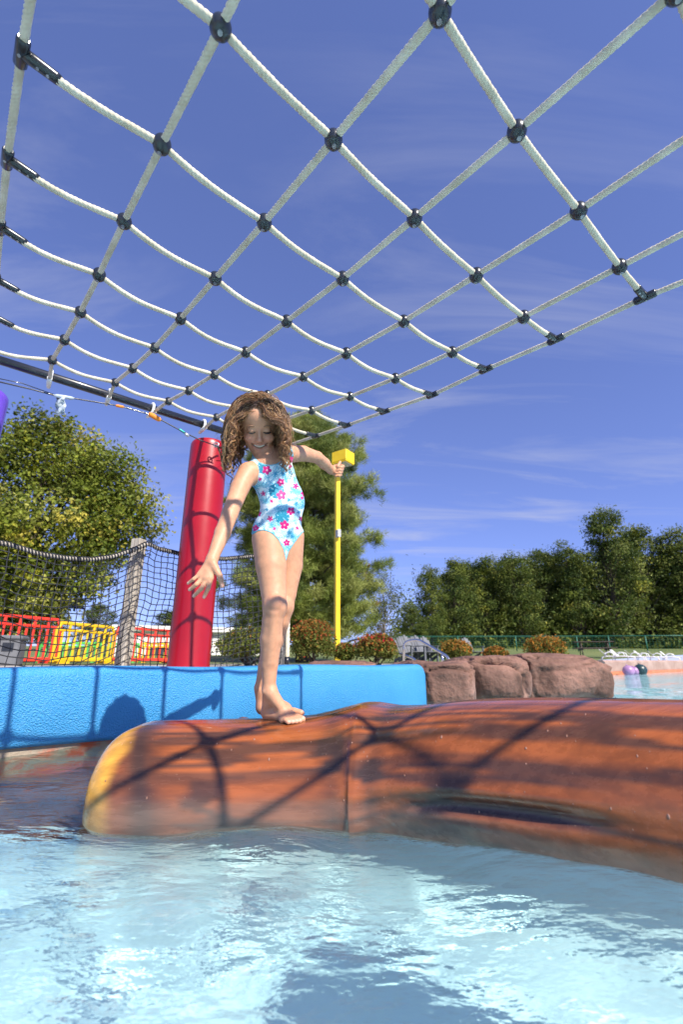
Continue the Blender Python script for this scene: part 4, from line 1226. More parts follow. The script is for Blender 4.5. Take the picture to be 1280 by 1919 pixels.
# blue and mauve shade cloth among the leaves at the left
s0 = [at(104, 1116, 15.6), at(158, 1142, 15.9), at(116, 1138, 15.4), at(150, 1122, 16.4)]
V = []; nn = 12
for i in range(nn + 1):
    for j in range(nn + 1):
        u, v = i / nn, j / nn
        p_ = (1 - u) * (1 - v) * s0[0] + u * (1 - v) * s0[3] + (1 - u) * v * s0[2] + u * v * s0[1]
        V.append(p_ + np.array([0, 0, -.12 * math.sin(math.pi * u) * math.sin(math.pi * v)]))
F = [(i * (nn + 1) + j, i * (nn + 1) + j + 1, (i + 1) * (nn + 1) + j + 1, (i + 1) * (nn + 1) + j) for i in range(nn) for j in range(nn)]
sh = thing('shade_sail', (s0[2][0], s0[2][1], GZ), 'blue and mauve cloth sail glimpsed among the leaves at the left', 'shade sail')
fo = MB().add(V, F, True).build('cloth', M['sail'], sh); so = fo.modifiers.new('thickness', 'SOLIDIFY'); so.thickness = .01
MB().tube([(s0[2][0], s0[2][1], GZ), (s0[2][0], s0[2][1], s0[2][2] + .05)], .03, 8).build('mast', M['galv'], sh)
MB().tube([(s0[1][0], s0[1][1], GZ), (s0[1][0], s0[1][1], s0[1][2] + .05)], .03, 8).build('mast', M['galv'], sh)

# ------------------------------------------------------------------ the girl: one continuous skin, grown from a distance field
class Field:
    def __init__(s, lo, hi, h):
        s.lo = np.array(lo, float); s.h = h; s.n = np.ceil((np.array(hi) - s.lo) / h).astype(int) + 1
        s.g = np.full(tuple(s.n), .05, np.float32)
        s.ax = [s.lo[k] + h * np.arange(s.n[k]) for k in range(3)]
    def box(s, lo, hi):
        a = np.clip(np.floor((np.asarray(lo) - s.lo) / s.h).astype(int), 0, s.n - 1); b_ = np.clip(np.ceil((np.asarray(hi) - s.lo) / s.h).astype(int) + 1, 1, s.n)
        if np.any(b_ - a < 1): return None, None
        sl = tuple(slice(a[k], b_[k]) for k in range(3))
        X = s.ax[0][sl[0]][:, None, None]; Y = s.ax[1][sl[1]][None, :, None]; Z = s.ax[2][sl[2]][None, None, :]
        return sl, (X, Y, Z)
    def _mix(s, sl, d, k, sub):
        g = s.g[sl]
        if sub:
            hh = np.clip(.5 - .5 * (g + d) / k, 0, 1); s.g[sl] = g * (1 - hh) - d * hh + k * hh * (1 - hh)
        else:
            hh = np.clip(.5 + .5 * (g - d) / k, 0, 1); s.g[sl] = g * (1 - hh) + d * hh - k * hh * (1 - hh)
    def cone(s, a, b_, ra, rb, k=.012, sub=False):
        a, b_ = np.asarray(a, float), np.asarray(b_, float); m = max(ra, rb) + k + .02
        sl, X = s.box(np.minimum(a, b_) - m, np.maximum(a, b_) + m)
        if sl is None: return
        ba = b_ - a; L2 = ba @ ba + 1e-12
        t = np.clip(((X[0] - a[0]) * ba[0] + (X[1] - a[1]) * ba[1] + (X[2] - a[2]) * ba[2]) / L2, 0, 1)
        d = np.sqrt((X[0] - a[0] - t * ba[0]) ** 2 + (X[1] - a[1] - t * ba[1]) ** 2 + (X[2] - a[2] - t * ba[2]) ** 2) - (ra + (rb - ra) * t)
        s._mix(sl, d.astype(np.float32), k, sub)
    def chain(s, pts, rs, k=.012):
        for i in range(len(pts) - 1): s.cone(pts[i], pts[i + 1], rs[i], rs[i + 1], k if i == 0 else .006)
    def ell(s, c, r, A=None, k=.012, sub=False):
        c = np.asarray(c, float); r = np.asarray(r, float); A = np.eye(3) if A is None else np.asarray(A, float)   # columns: the axes
        m = r.max() + k + .02; sl, X = s.box(c - m, c + m)
        if sl is None: return
        q = [(X[0] - c[0]) * A[0, j] + (X[1] - c[1]) * A[1, j] + (X[2] - c[2]) * A[2, j] for j in range(3)]
        k0 = np.sqrt(sum((q[j] / r[j]) ** 2 for j in range(3))); k1 = np.sqrt(sum((q[j] / r[j] ** 2) ** 2 for j in range(3))) + 1e-9
        s._mix(sl, (k0 * (k0 - 1) / k1).astype(np.float32), k, sub)
    def surface(s, smooth=2):
        g = s.g; ins = g < 0; nx, ny, nz = g.shape
        c = np.zeros((nx - 1, ny - 1, nz - 1), np.uint8)
        for i in (0, 1):
            for j in (0, 1):
                for k in (0, 1): c += ins[i:nx - 1 + i, j:ny - 1 + j, k:nz - 1 + k]
        act = (c > 0) & (c < 8); idx = np.full(act.shape, -1, np.int32); ijk = np.argwhere(act); idx[act] = np.arange(len(ijk))
        acc = np.zeros((len(ijk), 3)); cnt = np.zeros(len(ijk))
        co = [(i, j, k) for i in (0, 1) for j in (0, 1) for k in (0, 1)]
        val = {o: g[ijk[:, 0] + o[0], ijk[:, 1] + o[1], ijk[:, 2] + o[2]].astype(float) for o in co}
        for o in co:
            for ax in range(3):
                if o[ax]: continue
                p = list(o); p[ax] = 1; p = tuple(p); va, vb = val[o], val[p]; m = (va < 0) != (vb < 0)
                t = np.where(m, va / np.where(m, va - vb, 1), 0); P = np.tile(np.array(o, float), (len(ijk), 1)); P[:, ax] += t
                acc[m] += P[m]; cnt[m] += 1
        V = s.lo + s.h * (ijk + acc / cnt[:, None]); Fs = []
        for ax in range(3):
            sl0 = [slice(None)] * 3; sl1 = [slice(None)] * 3; sl0[ax] = slice(0, -1); sl1[ax] = slice(1, None)
            a, b_ = ins[tuple(sl0)], ins[tuple(sl1)]; o1, o2 = (ax + 1) % 3, (ax + 2) % 3
            for flip, m in ((False, a & ~b_), (True, ~a & b_)):
                e = np.argwhere(m); e = e[(e[:, o1] > 0) & (e[:, o2] > 0)]
                def cell(d1, d2):
                    q = e.copy(); q[:, o1] -= d1; q[:, o2] -= d2; return idx[q[:, 0], q[:, 1], q[:, 2]]
                qd = np.stack([cell(1, 1), cell(0, 1), cell(0, 0), cell(1, 0)], 1); Fs.append(qd[:, ::-1] if flip else qd)
        F = np.concatenate(Fs); F = F[(F >= 0).all(1)]
        for it in range(smooth):                       # Taubin smoothing
            for lam in (.5, -.52):
                sm = np.zeros_like(V); ct = np.zeros(len(V))
                for k in range(4):
                    i0, i1 = F[:, k], F[:, (k + 1) % 4]
                    for q in range(3): sm[:, q] += np.bincount(i0, V[i1, q], len(V)) + np.bincount(i1, V[i0, q], len(V))
                    ct += np.bincount(i0, minlength=len(V)) + np.bincount(i1, minlength=len(V))
                V = V + lam * (sm / np.maximum(ct, 1)[:, None] - V)
        return V, F

j = at
S_R, S_L = j(464, 886, 1.565), j(545, 850, 1.70)
H_R, H_L = j(503, 1010, 1.635), j(541, 1006, 1.695)
PEL, WAI, CHE = j(522, 985, 1.665), j(530, 938, 1.66), j(513, 893, 1.64)
NKB = j(505, 866, 1.605)
lat = unit((S_L - S_R)); spine = unit(CHE - PEL); lat = unit(lat - spine * (lat @ spine)); dep = np.cross(spine, lat)
latp = unit(H_L - H_R); latp = unit(latp - spine * (latp @ spine)); depp = np.cross(spine, latp)
AT = np.stack([lat, dep, spine], 1); AP = np.stack([latp, depp, spine], 1)
# head frame: X to the photo's right, Fh where the face points, Uh up
EYE = j(485, 804, 1.535); Fh = unit(np.array([.24, -.80, -.80])); Uh = np.array([-.10, 0, 1.0]); Uh = unit(Uh - Fh * (Uh @ Fh)); Xh = np.cross(Uh, Fh)
AH = np.stack([Xh, Fh, Uh], 1); HS = 1.03
hp = lambda x, f_, u: EYE + (Xh * x + Fh * (f_ - .055) + Uh * u) * HS
hr = lambda *r: np.array(r) * HS

def torso(F):
    F.ell(CHE, (.089, .066, .098), AT, .02); F.ell(WAI + dep * .002, (.091, .064, .095), AT * .5 + AP * .5, .03); F.ell(PEL, (.090, .068, .070), AP, .03)
    F.ell(j(524, 962, 1.625), (.060, .045, .075), AP, .03)                       # tummy
    F.cone(S_R + lat * .015, S_L - lat * .015, .036, .036, .035); F.cone(NKB - spine * .02, hp(0, -.012, -.05), .046, .036, .03)
    F.ell(PEL + depp * .035 + latp * .035 - spine * .02, (.05, .048, .055), AP, .02); F.ell(PEL + depp * .035 - latp * .035 - spine * .02, (.05, .048, .055), AP, .02)
    LEG_R = [H_R, j(508, 1060, 1.625), j(513, 1112, 1.612), j(515, 1136, 1.60)]; F.chain(LEG_R, [.060, .054, .043, .0395], .02)
    LEG_L = [H_L, j(541, 1060, 1.722), j(534, 1112, 1.722), j(530, 1138, 1.718)]; F.chain(LEG_L, [.058, .052, .041, .038], .008)

def foot(F, heel, toe, med, ank, zc):
    """heel, toe: floor points; med: unit vector to the big-toe side"""
    ax = unit(toe - heel); L0 = np.linalg.norm(toe - heel); up = np.array([0, 0, 1.0])
    F.cone(ank, heel + ax * .022 + up * .026, .0215, .024, .012)
    F.cone(heel + ax * .020 + up * .022, heel + ax * L0 * .62 + up * .018 + med * .004, .0225, .0205, .012)
    F.cone(ank + ax * .012 - up * .012, heel + ax * L0 * .60 + up * .026 + med * .006, .022, .016, .014)
    ball = heel + ax * L0 * .68
    F.cone(ball + med * .020 + up * .016, ball - med * .020 + up * .012, .0165, .0125, .012)
    F.ell(ank + med * .017, (.0095,) * 3, None, .006); F.ell(ank - med * .017 - up * .006, (.0095,) * 3, None, .006)
    tips = []
    for i, (m, ln, r) in enumerate(((.024, .30, .0105), (.0085, .315, .0078), (-.004, .285, .0074), (-.0155, .245, .0070), (-.026, .20, .0068))):
        b0 = ball + med * m * .85 + up * (r + .004); tp = ball + ax * L0 * ln + med * m + up * (r * .92); mid = (b0 + tp) / 2 + up * .0035
        F.cone(b0, mid, r * 1.08, r, .005); F.cone(mid, tp, r, r, .0025); tips.append(tp + ax * r * .5 + up * r * .55)
    return tips

GR = 0.0030
lo_ = np.array([-.62, 1.30, .14]); hi_ = np.array([.07, 2.16, 1.40])
FB = Field(lo_, hi_, GR)
torso(FB)
FB.chain([j(515, 1136, 1.60), j(511, 1163, 1.612), j(508, 1198, 1.63), j(505, 1246, 1.642), j(504, 1290, 1.65)], [.0395, .035, .0375, .0275, .0215], .012)
FB.ell(j(515, 1128, 1.568), (.024, .020, .026), None, .009); FB.cone(j(514, 1150, 1.578), j(507, 1240, 1.622), .013, .012, .012)                          # kneecap
FB.ell(j(509, 1192, 1.652), (.030, .030, .055), None, .012)                          # calf
FB.chain([j(530, 1138, 1.718), j(523, 1168, 1.728), j(512, 1200, 1.74), j(498, 1248, 1.765), j(489, 1288, 1.78)], [.039, .0345, .037, .027, .0215], .010)
FB.ell(j(530, 1133, 1.690), (.025, .021, .029), None, .014)
# feet rest on the log
hR = np.array([-.262, 1.705, 0]); tR = np.array([-.138, 1.615, 0]); hL = np.array([-.300, 1.790, 0]); tL = np.array([-.134, 1.765, 0])
zR = log_top(-.19, 1.665) - .001; zL = log_top(-.21, 1.745) + .022
hR[2] = tR[2] = zR; hL[2] = tL[2] = zL; tR[2] -= .004
axR = unit(tR - hR); medR = unit(np.array([-axR[1], axR[0], .05])); axL = unit(tL - hL); medL = unit(np.array([axL[1], -axL[0], 0]))
tipsR = foot(FB, hR, tR, medR, j(504, 1292, 1.652), zR); tipsL = foot(FB, hL, tL, medL, j(488, 1290, 1.785), zL)
# right arm, hanging down, hand spread
ELR = j(430, 964, 1.475); WRR = j(398, 1046, 1.40)
FB.chain([S_R, j(449, 915, 1.535), ELR, j(417, 998, 1.44), WRR], [.0365, .0325, .0265, .0255, .0178], .02)
HN_ = 1.385
q = lambda px, py, dy=0.0: j(px, py, HN_ + dy)
kn = {'i': q(395, 1083), 'm': q(387, 1085), 'r': q(380, 1082), 'p': q(374, 1076)}
for k_ in 'imrp': FB.cone(WRR + (kn[k_] - WRR) * .08, kn[k_], .0120, .0088, .010)
FB.cone(WRR, (kn['i'] + kn['r']) / 2, .0155, .011, .008)
fing = {'i': [(390, 1102, -.006), (382, 1119, .004)], 'm': [(377, 1103, -.008), (363, 1117, .004)], 'r': [(368, 1095, -.008), (355, 1105, .004)], 'p': [(363, 1085, -.006), (352, 1093, .004)]}
nails = []
for k_, pp in fing.items():
    a, b_, c = kn[k_], q(*pp[0]), q(*pp[1]); r0 = .0072 if k_ != 'p' else .0062
    FB.cone(a, b_, r0 * 1.05, r0 * .95, .004); FB.cone(b_, c, r0 * .95, r0 * .78, .002); nails.append((c, unit(c - b_)))
tb_, tm, tt_ = q(403, 1064), q(412, 1080, -.004), q(416, 1098, 0)
FB.cone(q(399, 1056), tb_, .012, .0105, .008); FB.cone(tb_, tm, .0105, .0085, .006); FB.cone(tm, tt_, .0085, .0066, .002); nails.append((tt_, unit(tt_ - tm)))
# left arm, stretched out behind, loosely closed hand
ELL, WRL = j(594, 857, 1.875), j(620, 881, 2.015)
FB.chain([S_L, j(568, 850, 1.785), ELL, j(608, 869, 1.95), WRL], [.0365, .0325, .0265, .0262, .0185], .016)
fc = j(629, 881, 2.055); FB.ell(fc, (.026, .024, .027), None, .012); FB.cone(WRL, fc, .0185, .022, .01)
for i in range(4):
    k0 = j(637 - i * 1.2, 872 + i * 5.6, 2.075 - i * .003); k1 = j(643 - i * 1.4, 874 + i * 5.4, 2.045); k2 = j(639 - i * 1.2, 876 + i * 5.2, 2.018); k3 = j(632 - i, 877 + i * 5.0, 2.020)
    r0 = .0082 - i * .0006; FB.cone(k0, k1, r0 * 1.1, r0, .005); FB.cone(k1, k2, r0, r0 * .95, .002); FB.cone(k2, k3, r0 * .95, r0 * .85, .002)
FB.cone(j(627, 884, 2.03), j(633, 874, 2.012), .0115, .009, .006); FB.cone(j(633, 874, 2.012), j(637.5, 866, 2.015), .009, .0066, .003)
# head
FB.ell(hp(0, -.010, .032), hr(.069, .086, .073), AH, .02); FB.ell(hp(0, .036, .034), hr(.052, .043, .050), AH, .02); FB.ell(hp(0, .030, -.022), hr(.055, .052, .060), AH, .02)
FB.ell(hp(0, .032, -.058), hr(.041, .044, .036), AH, .02); FB.ell(hp(0, .064, -.082), hr(.017, .014, .013), AH, .014)
for s_ in (-1, 1):
    FB.ell(hp(s_ * .029, .098, .001), hr(.017, .018, .011), AH, .012, sub=True)
    FB.ell(hp(s_ * .027, .0675, -.001), hr(.0150, .0140, .0115), AH, .004)
    FB.ell(hp(s_ * .033, .062, -.030), hr(.021, .019, .018), AH, .012)
    FB.ell(hp(s_ * .071, -.004, -.006), hr(.0085, .016, .026), AH, .006); FB.ell(hp(s_ * .080, .003, -.006), hr(.006, .009, .016), AH, .004, sub=True)
    FB.ell(hp(s_ * .0088, .0895, -.0335), hr(.0062, .0062, .0052), AH, .004)
FB.cone(hp(0, .078, .004), hp(0, .0925, -.027), .0062, .0088, .008); FB.ell(hp(0, .0955, -.0300), hr(.0090, .0078, .0075), AH, .005)
mouth = [(x, .0815 - 15 * x * x, -.0590 + 15 * x * x) for x in np.linspace(-.024, .024, 9)]
for a, b_ in zip(mouth[:-1], mouth[1:]): FB.cone(hp(*a), hp(*b_), .0078, .0078, .003, sub=True)
ul = [(x, .0800 - 14 * x * x, -.0490 + 13 * x * x) for x in np.linspace(-.024, .024, 9)]; ll = [(x, .0790 - 14 * x * x, -.0695 + 22 * x * x) for x in np.linspace(-.022, .022, 9)]
for cv, r0 in ((ul, .0036), (ll, .0045)):
    for a, b_ in zip(cv[:-1], cv[1:]): FB.cone(hp(*a), hp(*b_), r0 * HS, r0 * HS, .004)
BV, BF = FB.surface(2)
# keep the largest connected piece only (by label spreading over quads)
lab_ = np.arange(len(BV))
for _ in range(400):
    m = lab_[BF].min(1); nl = lab_.copy(); 
    for k in range(4): np.minimum.at(nl, BF[:, k], m)
    nl = nl[nl]
    if (nl == lab_).all(): break
    lab_ = nl
main = np.bincount(lab_).argmax(); keep = lab_ == main
remap = np.cumsum(keep) - 1; BF = remap[BF[keep[BF[:, 0]]]]; BV = BV[keep]

sk = np.tile(np.array([.575, .295, .172]), (len(BV), 1)); sk *= (1 + .10 * fbm(BV * 14, 3, 71) + .05 * vnoise(BV * 90, 73))[:, None]
def blush(c, r, col, w_):
    d = np.linalg.norm(BV - np.asarray(c), axis=1); a = (w_ * np.exp(-(d / r) ** 2))[:, None]; sk[:] = sk * (1 - a) + np.array(col) * a
for s_ in (-1, 1): blush(hp(s_ * .034, .075, -.030), .020, (.64, .27, .20), .55)
blush(hp(0, .10, -.03), .012, (.64, .29, .22), .4)
for c in (j(515, 1130, 1.56), j(527, 1133, 1.66)): blush(c, .03, (.58, .26, .18), .5)
for t_ in tipsR + tipsL: blush(t_, .0055, (.72, .42, .36), .8)
for c, d_ in nails: blush(c + np.array([0, -.006, 0]), .005, (.75, .46, .40), .8)
for cv, w_ in ((ul, .0042), (ll, .0050)):
    for p_ in cv: blush(hp(p_[0], p_[1] + .002, p_[2]), w_, (.46, .15, .13), .7)
for p_ in mouth: blush(hp(p_[0], p_[1] - .004, p_[2]), .0042, (.06, .015, .015), .9)
person = thing('person', (-.21, 1.70, float(zR)), 'girl in a blue floral swimsuit balancing on the log with arms out', 'person')
po = np.array(person.location)
M['skin'] = pm('skin', (.93, .93, .93), (1.06, 1.05, 1.04), 60, .52, .16, 300, attr=True, sss=.12, bdist=.001, spec=.45)
me = mesh_np('body', BV - po, BF); vcol(me, np.clip(sk, 0, 1)); me.materials.append(M['skin']); body = link('body', me, person)

# swimsuit: a thin shell on the trunk, cut by its seam lines
SUIT = [(455, 848), (468, 840), (476, 856), (486, 866), (497, 870), (507, 871), (518, 869), (527, 863), (530, 850), (527, 832), (534, 822), (544, 828), (549, 846), (556, 866), (563, 884), (600, 893), (620, 960), (584, 992), (567, 998), (559, 1008), (549, 1022), (541, 1034), (536, 1052),
        (531, 1030), (521, 1011), (511, 1001), (502, 996), (493, 994), (484, 995), (474, 1001), (440, 1012), (430, 940), (464, 918), (473, 896), (468, 876)]
def poly_sd(px, py, poly):
    P = np.array(poly, float); d = np.full(px.shape, 1e9); ins = np.zeros(px.shape, bool)
    for k in range(len(P)):
        a, b_ = P[k], P[(k + 1) % len(P)]; e = b_ - a; w0 = px - a[0]; w1 = py - a[1]
        t = np.clip((w0 * e[0] + w1 * e[1]) / (e @ e), 0, 1); d = np.minimum(d, (w0 - t * e[0]) ** 2 + (w1 - t * e[1]) ** 2)
        c = ((a[1] <= py) != (b_[1] <= py)) & (px < a[0] + (py - a[1]) / (e[1] if e[1] else 1e-9) * e[0]); ins ^= c
    return np.where(ins, -1, 1) * np.sqrt(d)
FS = Field(PEL - np.array([.20, .16, .15]), PEL + np.array([.20, .20, .42]), .0022)
torso(FS)
gx, gy, gz = np.meshgrid(*FS.ax, indexing='ij'); band = np.abs(FS.g) < .012
Pb = np.stack([gx[band], gy[band], gz[band]], 1); u_, v_ = project(Pb)
sd_p = poly_sd(u_, v_, SUIT) * .00192
g0 = FS.g[band] - .0016 - .0011 * vnoise(Pb * np.array([30, 30, 75]), 91) ** 2
FS.g[:] = .05
FS.g[band] = np.maximum(np.maximum(g0, -(g0 + .0050)), sd_p)
SV, SF = FS.surface(1)
su, sv = project(SV)
sc_ = np.tile(np.array([.70, .83, .88]), (len(SV), 1))
# printed pattern: ferns, split leaves, stars and hibiscus flowers
r3 = np.random.default_rng(5)
def paint(mask, col, a=1.0):
    m = np.clip(mask, 0, 1)[:, None] * a; sc_[:] = sc_ * (1 - m) + np.array(col) * m
soft = lambda d, w_=.8: np.clip(.5 - d / w_, 0, 1)
for _ in range(135):
    cx, cy, an, L0 = r3.uniform(465, 580), r3.uniform(842, 1040), r3.uniform(0, 6.28), r3.uniform(9, 17)
    a = (su - cx) * math.cos(an) + (sv - cy) * math.sin(an); b_ = -(su - cx) * math.sin(an) + (sv - cy) * math.cos(an)
    m = (a > -L0) & (a < L0); wd = 5.5 * (1 - (a / L0) ** 2)
    lf = ((np.abs(b_) < wd) & (np.mod(a + np.abs(b_) * .9, 3.1) < 1.55) & m) | ((np.abs(b_) < .5) & m)
    paint(lf.astype(float), [(.10, .44, .60), (.06, .34, .52), (.26, .58, .70)][r3.integers(0, 3)], .9)
def leaf(cx, cy, r_, an):
    a = np.arctan2(sv - cy, su - cx) - an; d = np.hypot(su - cx, sv - cy); rad_ = r_ * (1 - .10 * np.cos(a)) * (1 - .5 * (np.abs(np.sin(4.5 * a)) < .16) * (d > r_ * .6))
    paint(soft(d - rad_), (.015, .235, .36)); b_ = np.abs(np.sin(a)) * d; paint(((b_ < .55) & (np.cos(a) > 0) & (d < r_ * .9)).astype(float), (.30, .60, .70), .8)
for l_ in ((492, 877, 11, 1.0), (519, 921, 14.5, .9), (530, 970, 13.5, .8), (541, 852, 9, 2.2), (482, 1000, 9, .3), (566, 900, 8, 1.4), (480, 944, 8, 1)): leaf(*l_)
def flower(cx, cy, r_, n, col, deep):
    a = np.arctan2(sv - cy, su - cx) + cx; d = np.hypot(su - cx, sv - cy); rad_ = r_ * (1 - deep + deep * np.abs(np.cos(n * a / 2)) ** .8)
    paint(soft(d - rad_), col)
for f_ in ((516, 888, 4.2), (531, 888, 4), (541, 937, 4.5), (555, 944, 4.5), (542, 998, 4.5), (548, 1005, 4), (475, 914, 4), (500, 955, 3.5), (560, 960, 4), (512, 1000, 3.5)): flower(*f_, 5, (.03, .26, .46), .72)
for f_ in ((500, 881, 9), (526, 903.5, 7.5), (527, 928, 9.5), (545, 958, 8), (533, 984, 9), (537, 1017, 6.5), (549, 862, 8), (570, 924, 6.5), (479, 990, 6.5), (484, 962, 6)): flower(*f_, 5, (.62, .010, .19), .42); flower(f_[0], f_[1], f_[2] * .22, 5, (.75, .35, .45), .1)
for f_ in ((487, 898, 4), (493, 925, 5), (509, 939, 4), (506, 972, 6), (514, 991, 4), (564, 972, 5), (554, 911, 6), (544, 874, 4), (566, 933, 3.5), (557, 990, 4)): flower(*f_, 5, (.62, .02, .20), .72)
edge_ = poly_sd(su, sv, SUIT); paint(((edge_ > -2.6) & (edge_ < 3)).astype(float), (.14, .46, .58), .75)
M['suit'] = pm('swimsuit_cloth', (.95, .95, .95), (1.02, 1.02, 1.02), 30, .55, .35, 38, attr=True, bdist=.004, spec=.35, stretch=(1, 1, 2.6))
me = mesh_np('swimsuit', SV - po, SF); vcol(me, np.clip(sc_, 0, 1)); me.materials.append(M['suit']); link('swimsuit', me, person)

# lashes, brows, teeth
M['lash'] = pm('dark_lash', (.018, .012, .009), (.022, .014, .010), 30, .7)
M['brow'] = pm('brown_brow', (.20, .105, .06), (.27, .15, .085), 60, .7)
M['teeth'] = pm('tooth_enamel', (.72, .68, .60), (.8, .76, .69), 60, .25)
for s_ in (-1, 1):
    L_p = [hp(s_ * (.027 + x), .0835 - 26 * x * x + .0016, -.0062 + 13 * x * x + s_ * 0) for x in np.linspace(-.0138, .0138, 9)]
    MB().tube(L_p, [.0010, .0022, .0030, .0034, .0035, .0035, .0032, .0026, .0012], 6).build('lashes', M['lash'], person)
    B_p = [hp(s_ * (.028 + x), .0800 - 20 * x * x + .0005, .0190 - 14 * (x - .002) ** 2 * 1.4) for x in np.linspace(-.015, .017, 9)]
    MB().tube(B_p, [.0010, .0020, .0024, .0024, .0022, .0020, .0016, .0012, .0006], 6).build('eyebrow', M['brow'], person)
mb = MB()
for i in range(8):
    x = -.0155 + i * .0155 * 2 / 7
    mb.ball(hp(x, .0770 - 14 * x * x, -.0558 + 13 * x * x), np.array([.0024, .0022, .0056 - .0010 * abs(i - 3.5) / 3.5]) * HS, AH, 8, 6)
mb.build('teeth', M['teeth'], person)

# hair: wavy locks combed from a crown parting, falling with gravity
r4 = np.random.default_rng(21)
ELLS = [(hp(0, -.010, .032), hr(.069, .086, .073) + .003), (hp(0, .030, -.022), hr(.055, .052, .060) + .003)]
CAPS = [(S_R + lat * .01, S_L - lat * .01, .050), (NKB, hp(0, -.012, -.05), .044), (S_R, ELR, .038), (CHE, PEL, .075)]
def push(P):
    for c, r_ in ELLS:
        q_ = (P - c) @ AH; k0 = np.linalg.norm(q_ / r_, axis=1); m = k0 < 1
        if m.any(): P[m] = c + (q_[m] / k0[m][:, None]) @ AH.T
    for a, b_, r_ in CAPS:
        ba = b_ - a; t = np.clip((P - a) @ ba / (ba @ ba), 0, 1); c = a + t[:, None] * ba; d = np.linalg.norm(P - c, axis=1); m = d < r_
        if m.any(): P[m] = c[m] + (P[m] - c[m]) / d[m][:, None] * r_
    # the face stays clear
    q_ = (P - EYE) @ AH / HS; m = (q_[:, 1] > -.03) & (q_[:, 2] < .048) & (q_[:, 2] > -.13) & (np.abs(q_[:, 0]) < .077)
    if m.any():
        q_[m, 0] = np.where(q_[m, 0] >= 0, 1, -1) * .077; P[m] = EYE + (q_[m] * HS) @ AH.T
    return P
roots = []
while len(roots) < 430:
    d = unit(r4.normal(size=3)); p_ = d * np.array([.070, .087, .074]) + np.array([0, -.010, .032])
    x, f_, u = p_
    hl = .064 - .05 * sstep(.03, .062, abs(x)) if f_ > .015 else (.03 - .11 * sstep(.02, -.05, f_))
    if u > hl: roots.append(p_)
roots = np.array(roots); nG = len(roots); NS = 30
Pg = EYE + ((roots - np.array([0, .055, 0])) * HS) @ AH.T
part_x = -.012
sgn = np.where(roots[:, 0] > part_x, 1.0, -1.0)
D0 = np.stack([sgn * (.75 + .5 * np.abs(roots[:, 0]) / .07), -.55 + .5 * r4.normal(size=nG) * .5, .25 - .3 * r4.random(nG)], 1) @ AH.T
nrm0 = (roots - np.array([0, -.01, .032])) / np.array([.07, .087, .074]); nrm0 = (nrm0 / np.linalg.norm(nrm0, axis=1)[:, None]) @ AH.T
D = D0 * 1.0 + nrm0 * .04; D /= np.linalg.norm(D, axis=1)[:, None]
Lg = np.where(r4.random(nG) < .55, .11 + .06 * r4.random(nG), .19 + .09 * r4.random(nG)); Lg *= np.where(roots[:, 2] > .07, 1.12, 1.0); ds = Lg / NS
G_ = np.zeros((NS + 1, nG, 3)); G_[0] = Pg; grav = np.array([0, 0, -1.0]); pr = push
for s_ in range(NS):
    w_ = .21 + .24 * sstep(0, .4, s_ / NS)
    D = D * (1 - w_) + grav * w_ + r4.normal(size=D.shape) * .05; D /= np.linalg.norm(D, axis=1)[:, None]
    P = push(G_[s_] + D * ds[:, None]); D = (P - G_[s_]); D /= np.linalg.norm(D, axis=1)[:, None] + 1e-9; G_[s_ + 1] = P
for _ in range(2): G_[1:-1] = (G_[:-2] + 2 * G_[1:-1] + G_[2:]) / 4
tt = np.linspace(0, 1, NS + 1)[:, None]
Vh, Fhh, Ch = [], [], []; nv = 0
base_cols = np.array([(.125, .058, .025), (.185, .092, .039), (.28, .150, .066), (.40, .245, .115), (.085, .040, .020)])
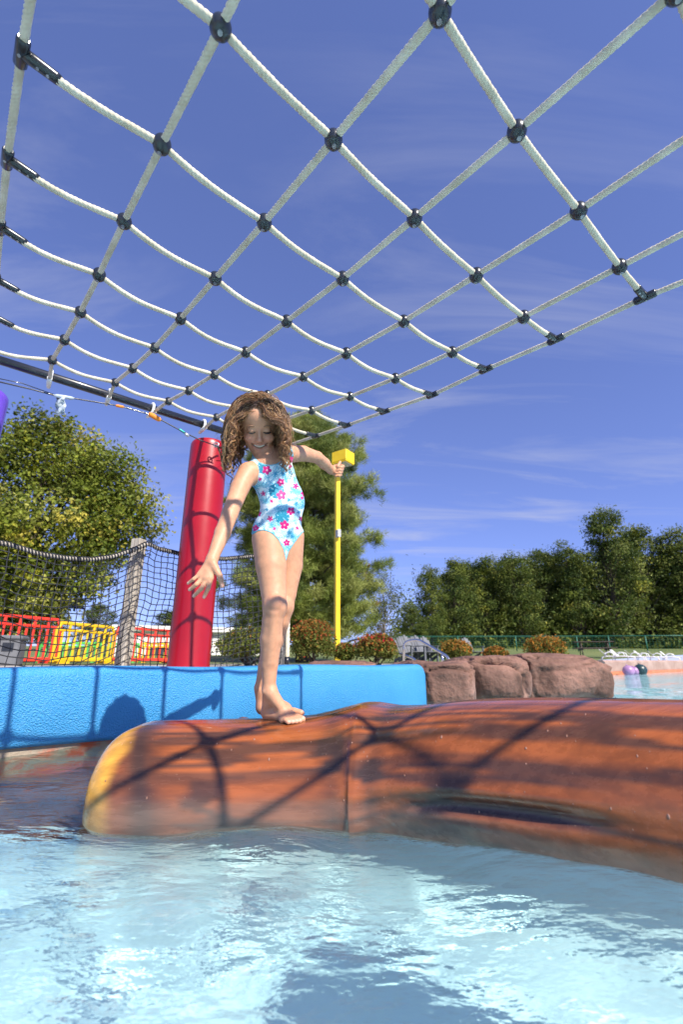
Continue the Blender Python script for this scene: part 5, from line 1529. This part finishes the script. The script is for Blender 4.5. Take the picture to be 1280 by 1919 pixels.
for gidx in range(nG):
    wl_, ph0, am = .040 + .028 * r4.random(), r4.random() * 6.28, .008 + .010 * r4.random()
    s = tt * Lg[gidx]; wave = am * sstep(.25, .75, tt)
    e1, e2 = unit(np.cross(D0[gidx], grav) + 1e-6), unit(np.array([r4.normal(), r4.normal(), .2]))
    guide = G_[:, gidx] + wave * (np.sin(2 * math.pi * s / wl_ + ph0) * e1 + np.cos(2 * math.pi * s / wl_ + ph0) * e2)
    cbase = base_cols[r4.choice(5, p=[.22, .30, .26, .12, .10])]
    for k in range(15):
        o = r4.normal(size=3) * .0046; fl = r4.random() < .10
        conv = (1.25 - 1.12 * tt ** .8) if not fl else (.6 + 2.0 * tt)
        path = guide + o * conv + (r4.normal(size=3) * .02 * tt ** 2 if fl else 0)
        n_s = int((NS + 1) * (.78 + .22 * r4.random())); path = path[:n_s:2]
        T = np.gradient(path, axis=0); T /= np.linalg.norm(T, axis=1)[:, None] + 1e-9
        a = np.cross(T, unit(r4.normal(size=3))); a /= np.linalg.norm(a, axis=1)[:, None] + 1e-9; b_ = np.cross(T, a)
        r_ = np.linspace(.0013, .0005, len(path))[:, None] * (.5 if fl else 1)
        ring = np.stack([path + a * r_, path - a * r_ * .5 + b_ * r_ * .87, path - a * r_ * .5 - b_ * r_ * .87], 1); m = len(path)
        I = nv + np.arange(m * 3).reshape(m, 3); J = np.roll(I, -1, 1)
        Vh.append(ring.reshape(-1, 3)); Fhh.append(np.stack([I[:-1], J[:-1], J[1:], I[1:]], -1).reshape(-1, 4)); nv += m * 3
        lt_ = (1 + .8 * np.linspace(0, 1, m)[:, None] ** 1.5); Ch.append(np.repeat(cbase * (.85 + .3 * r4.random()) * lt_, 3, 0))
Vh, Fhh, Ch = np.concatenate(Vh), np.concatenate(Fhh), np.concatenate(Ch)
M['hair'] = pm('brown_hair', (.9, .9, .9), (1.1, 1.1, 1.1), 40, .42, attr=True, spec=.55, trans=.12)
me = mesh_np('hair', Vh - po, Fhh); vcol(me, np.clip(Ch, 0, 1)); me.materials.append(M['hair']); hair_o = link('hair', me, person)
# scalp under the locks
ang = np.linspace(0, 2 * math.pi, 40, endpoint=False); Vc = []; 
for t_ in np.linspace(0, 1, 16):
    for a in ang:
        # hairline: high over the brow, low at the nape
        lim = np.interp(abs((a - math.pi / 2 + math.pi) % (2 * math.pi) - math.pi), [0, .55, 1.0, 1.5, 2.2, math.pi], [1.10, 1.16, 1.34, 1.52, 2.15, 2.35])
        th = t_ * lim; Vc.append(np.array([math.sin(th) * math.cos(a), math.sin(th) * math.sin(a), math.cos(th)]) * np.array([.0712, .0885, .0755]) + np.array([0, -.010, .032]))
Vc = EYE + ((np.array(Vc) - np.array([0, .055, 0])) * HS) @ AH.T
F = [(i * 40 + k, i * 40 + (k + 1) % 40, (i + 1) * 40 + (k + 1) % 40, (i + 1) * 40 + k) for i in range(15) for k in range(40)]
mb = MB().add(Vc, F, True); sco = mb.build('hair_base', None, hair_o); vcol(sco.data, np.tile(np.array([.10, .052, .027]), (len(Vc), 1))); sco.data.materials.append(M['hair'])
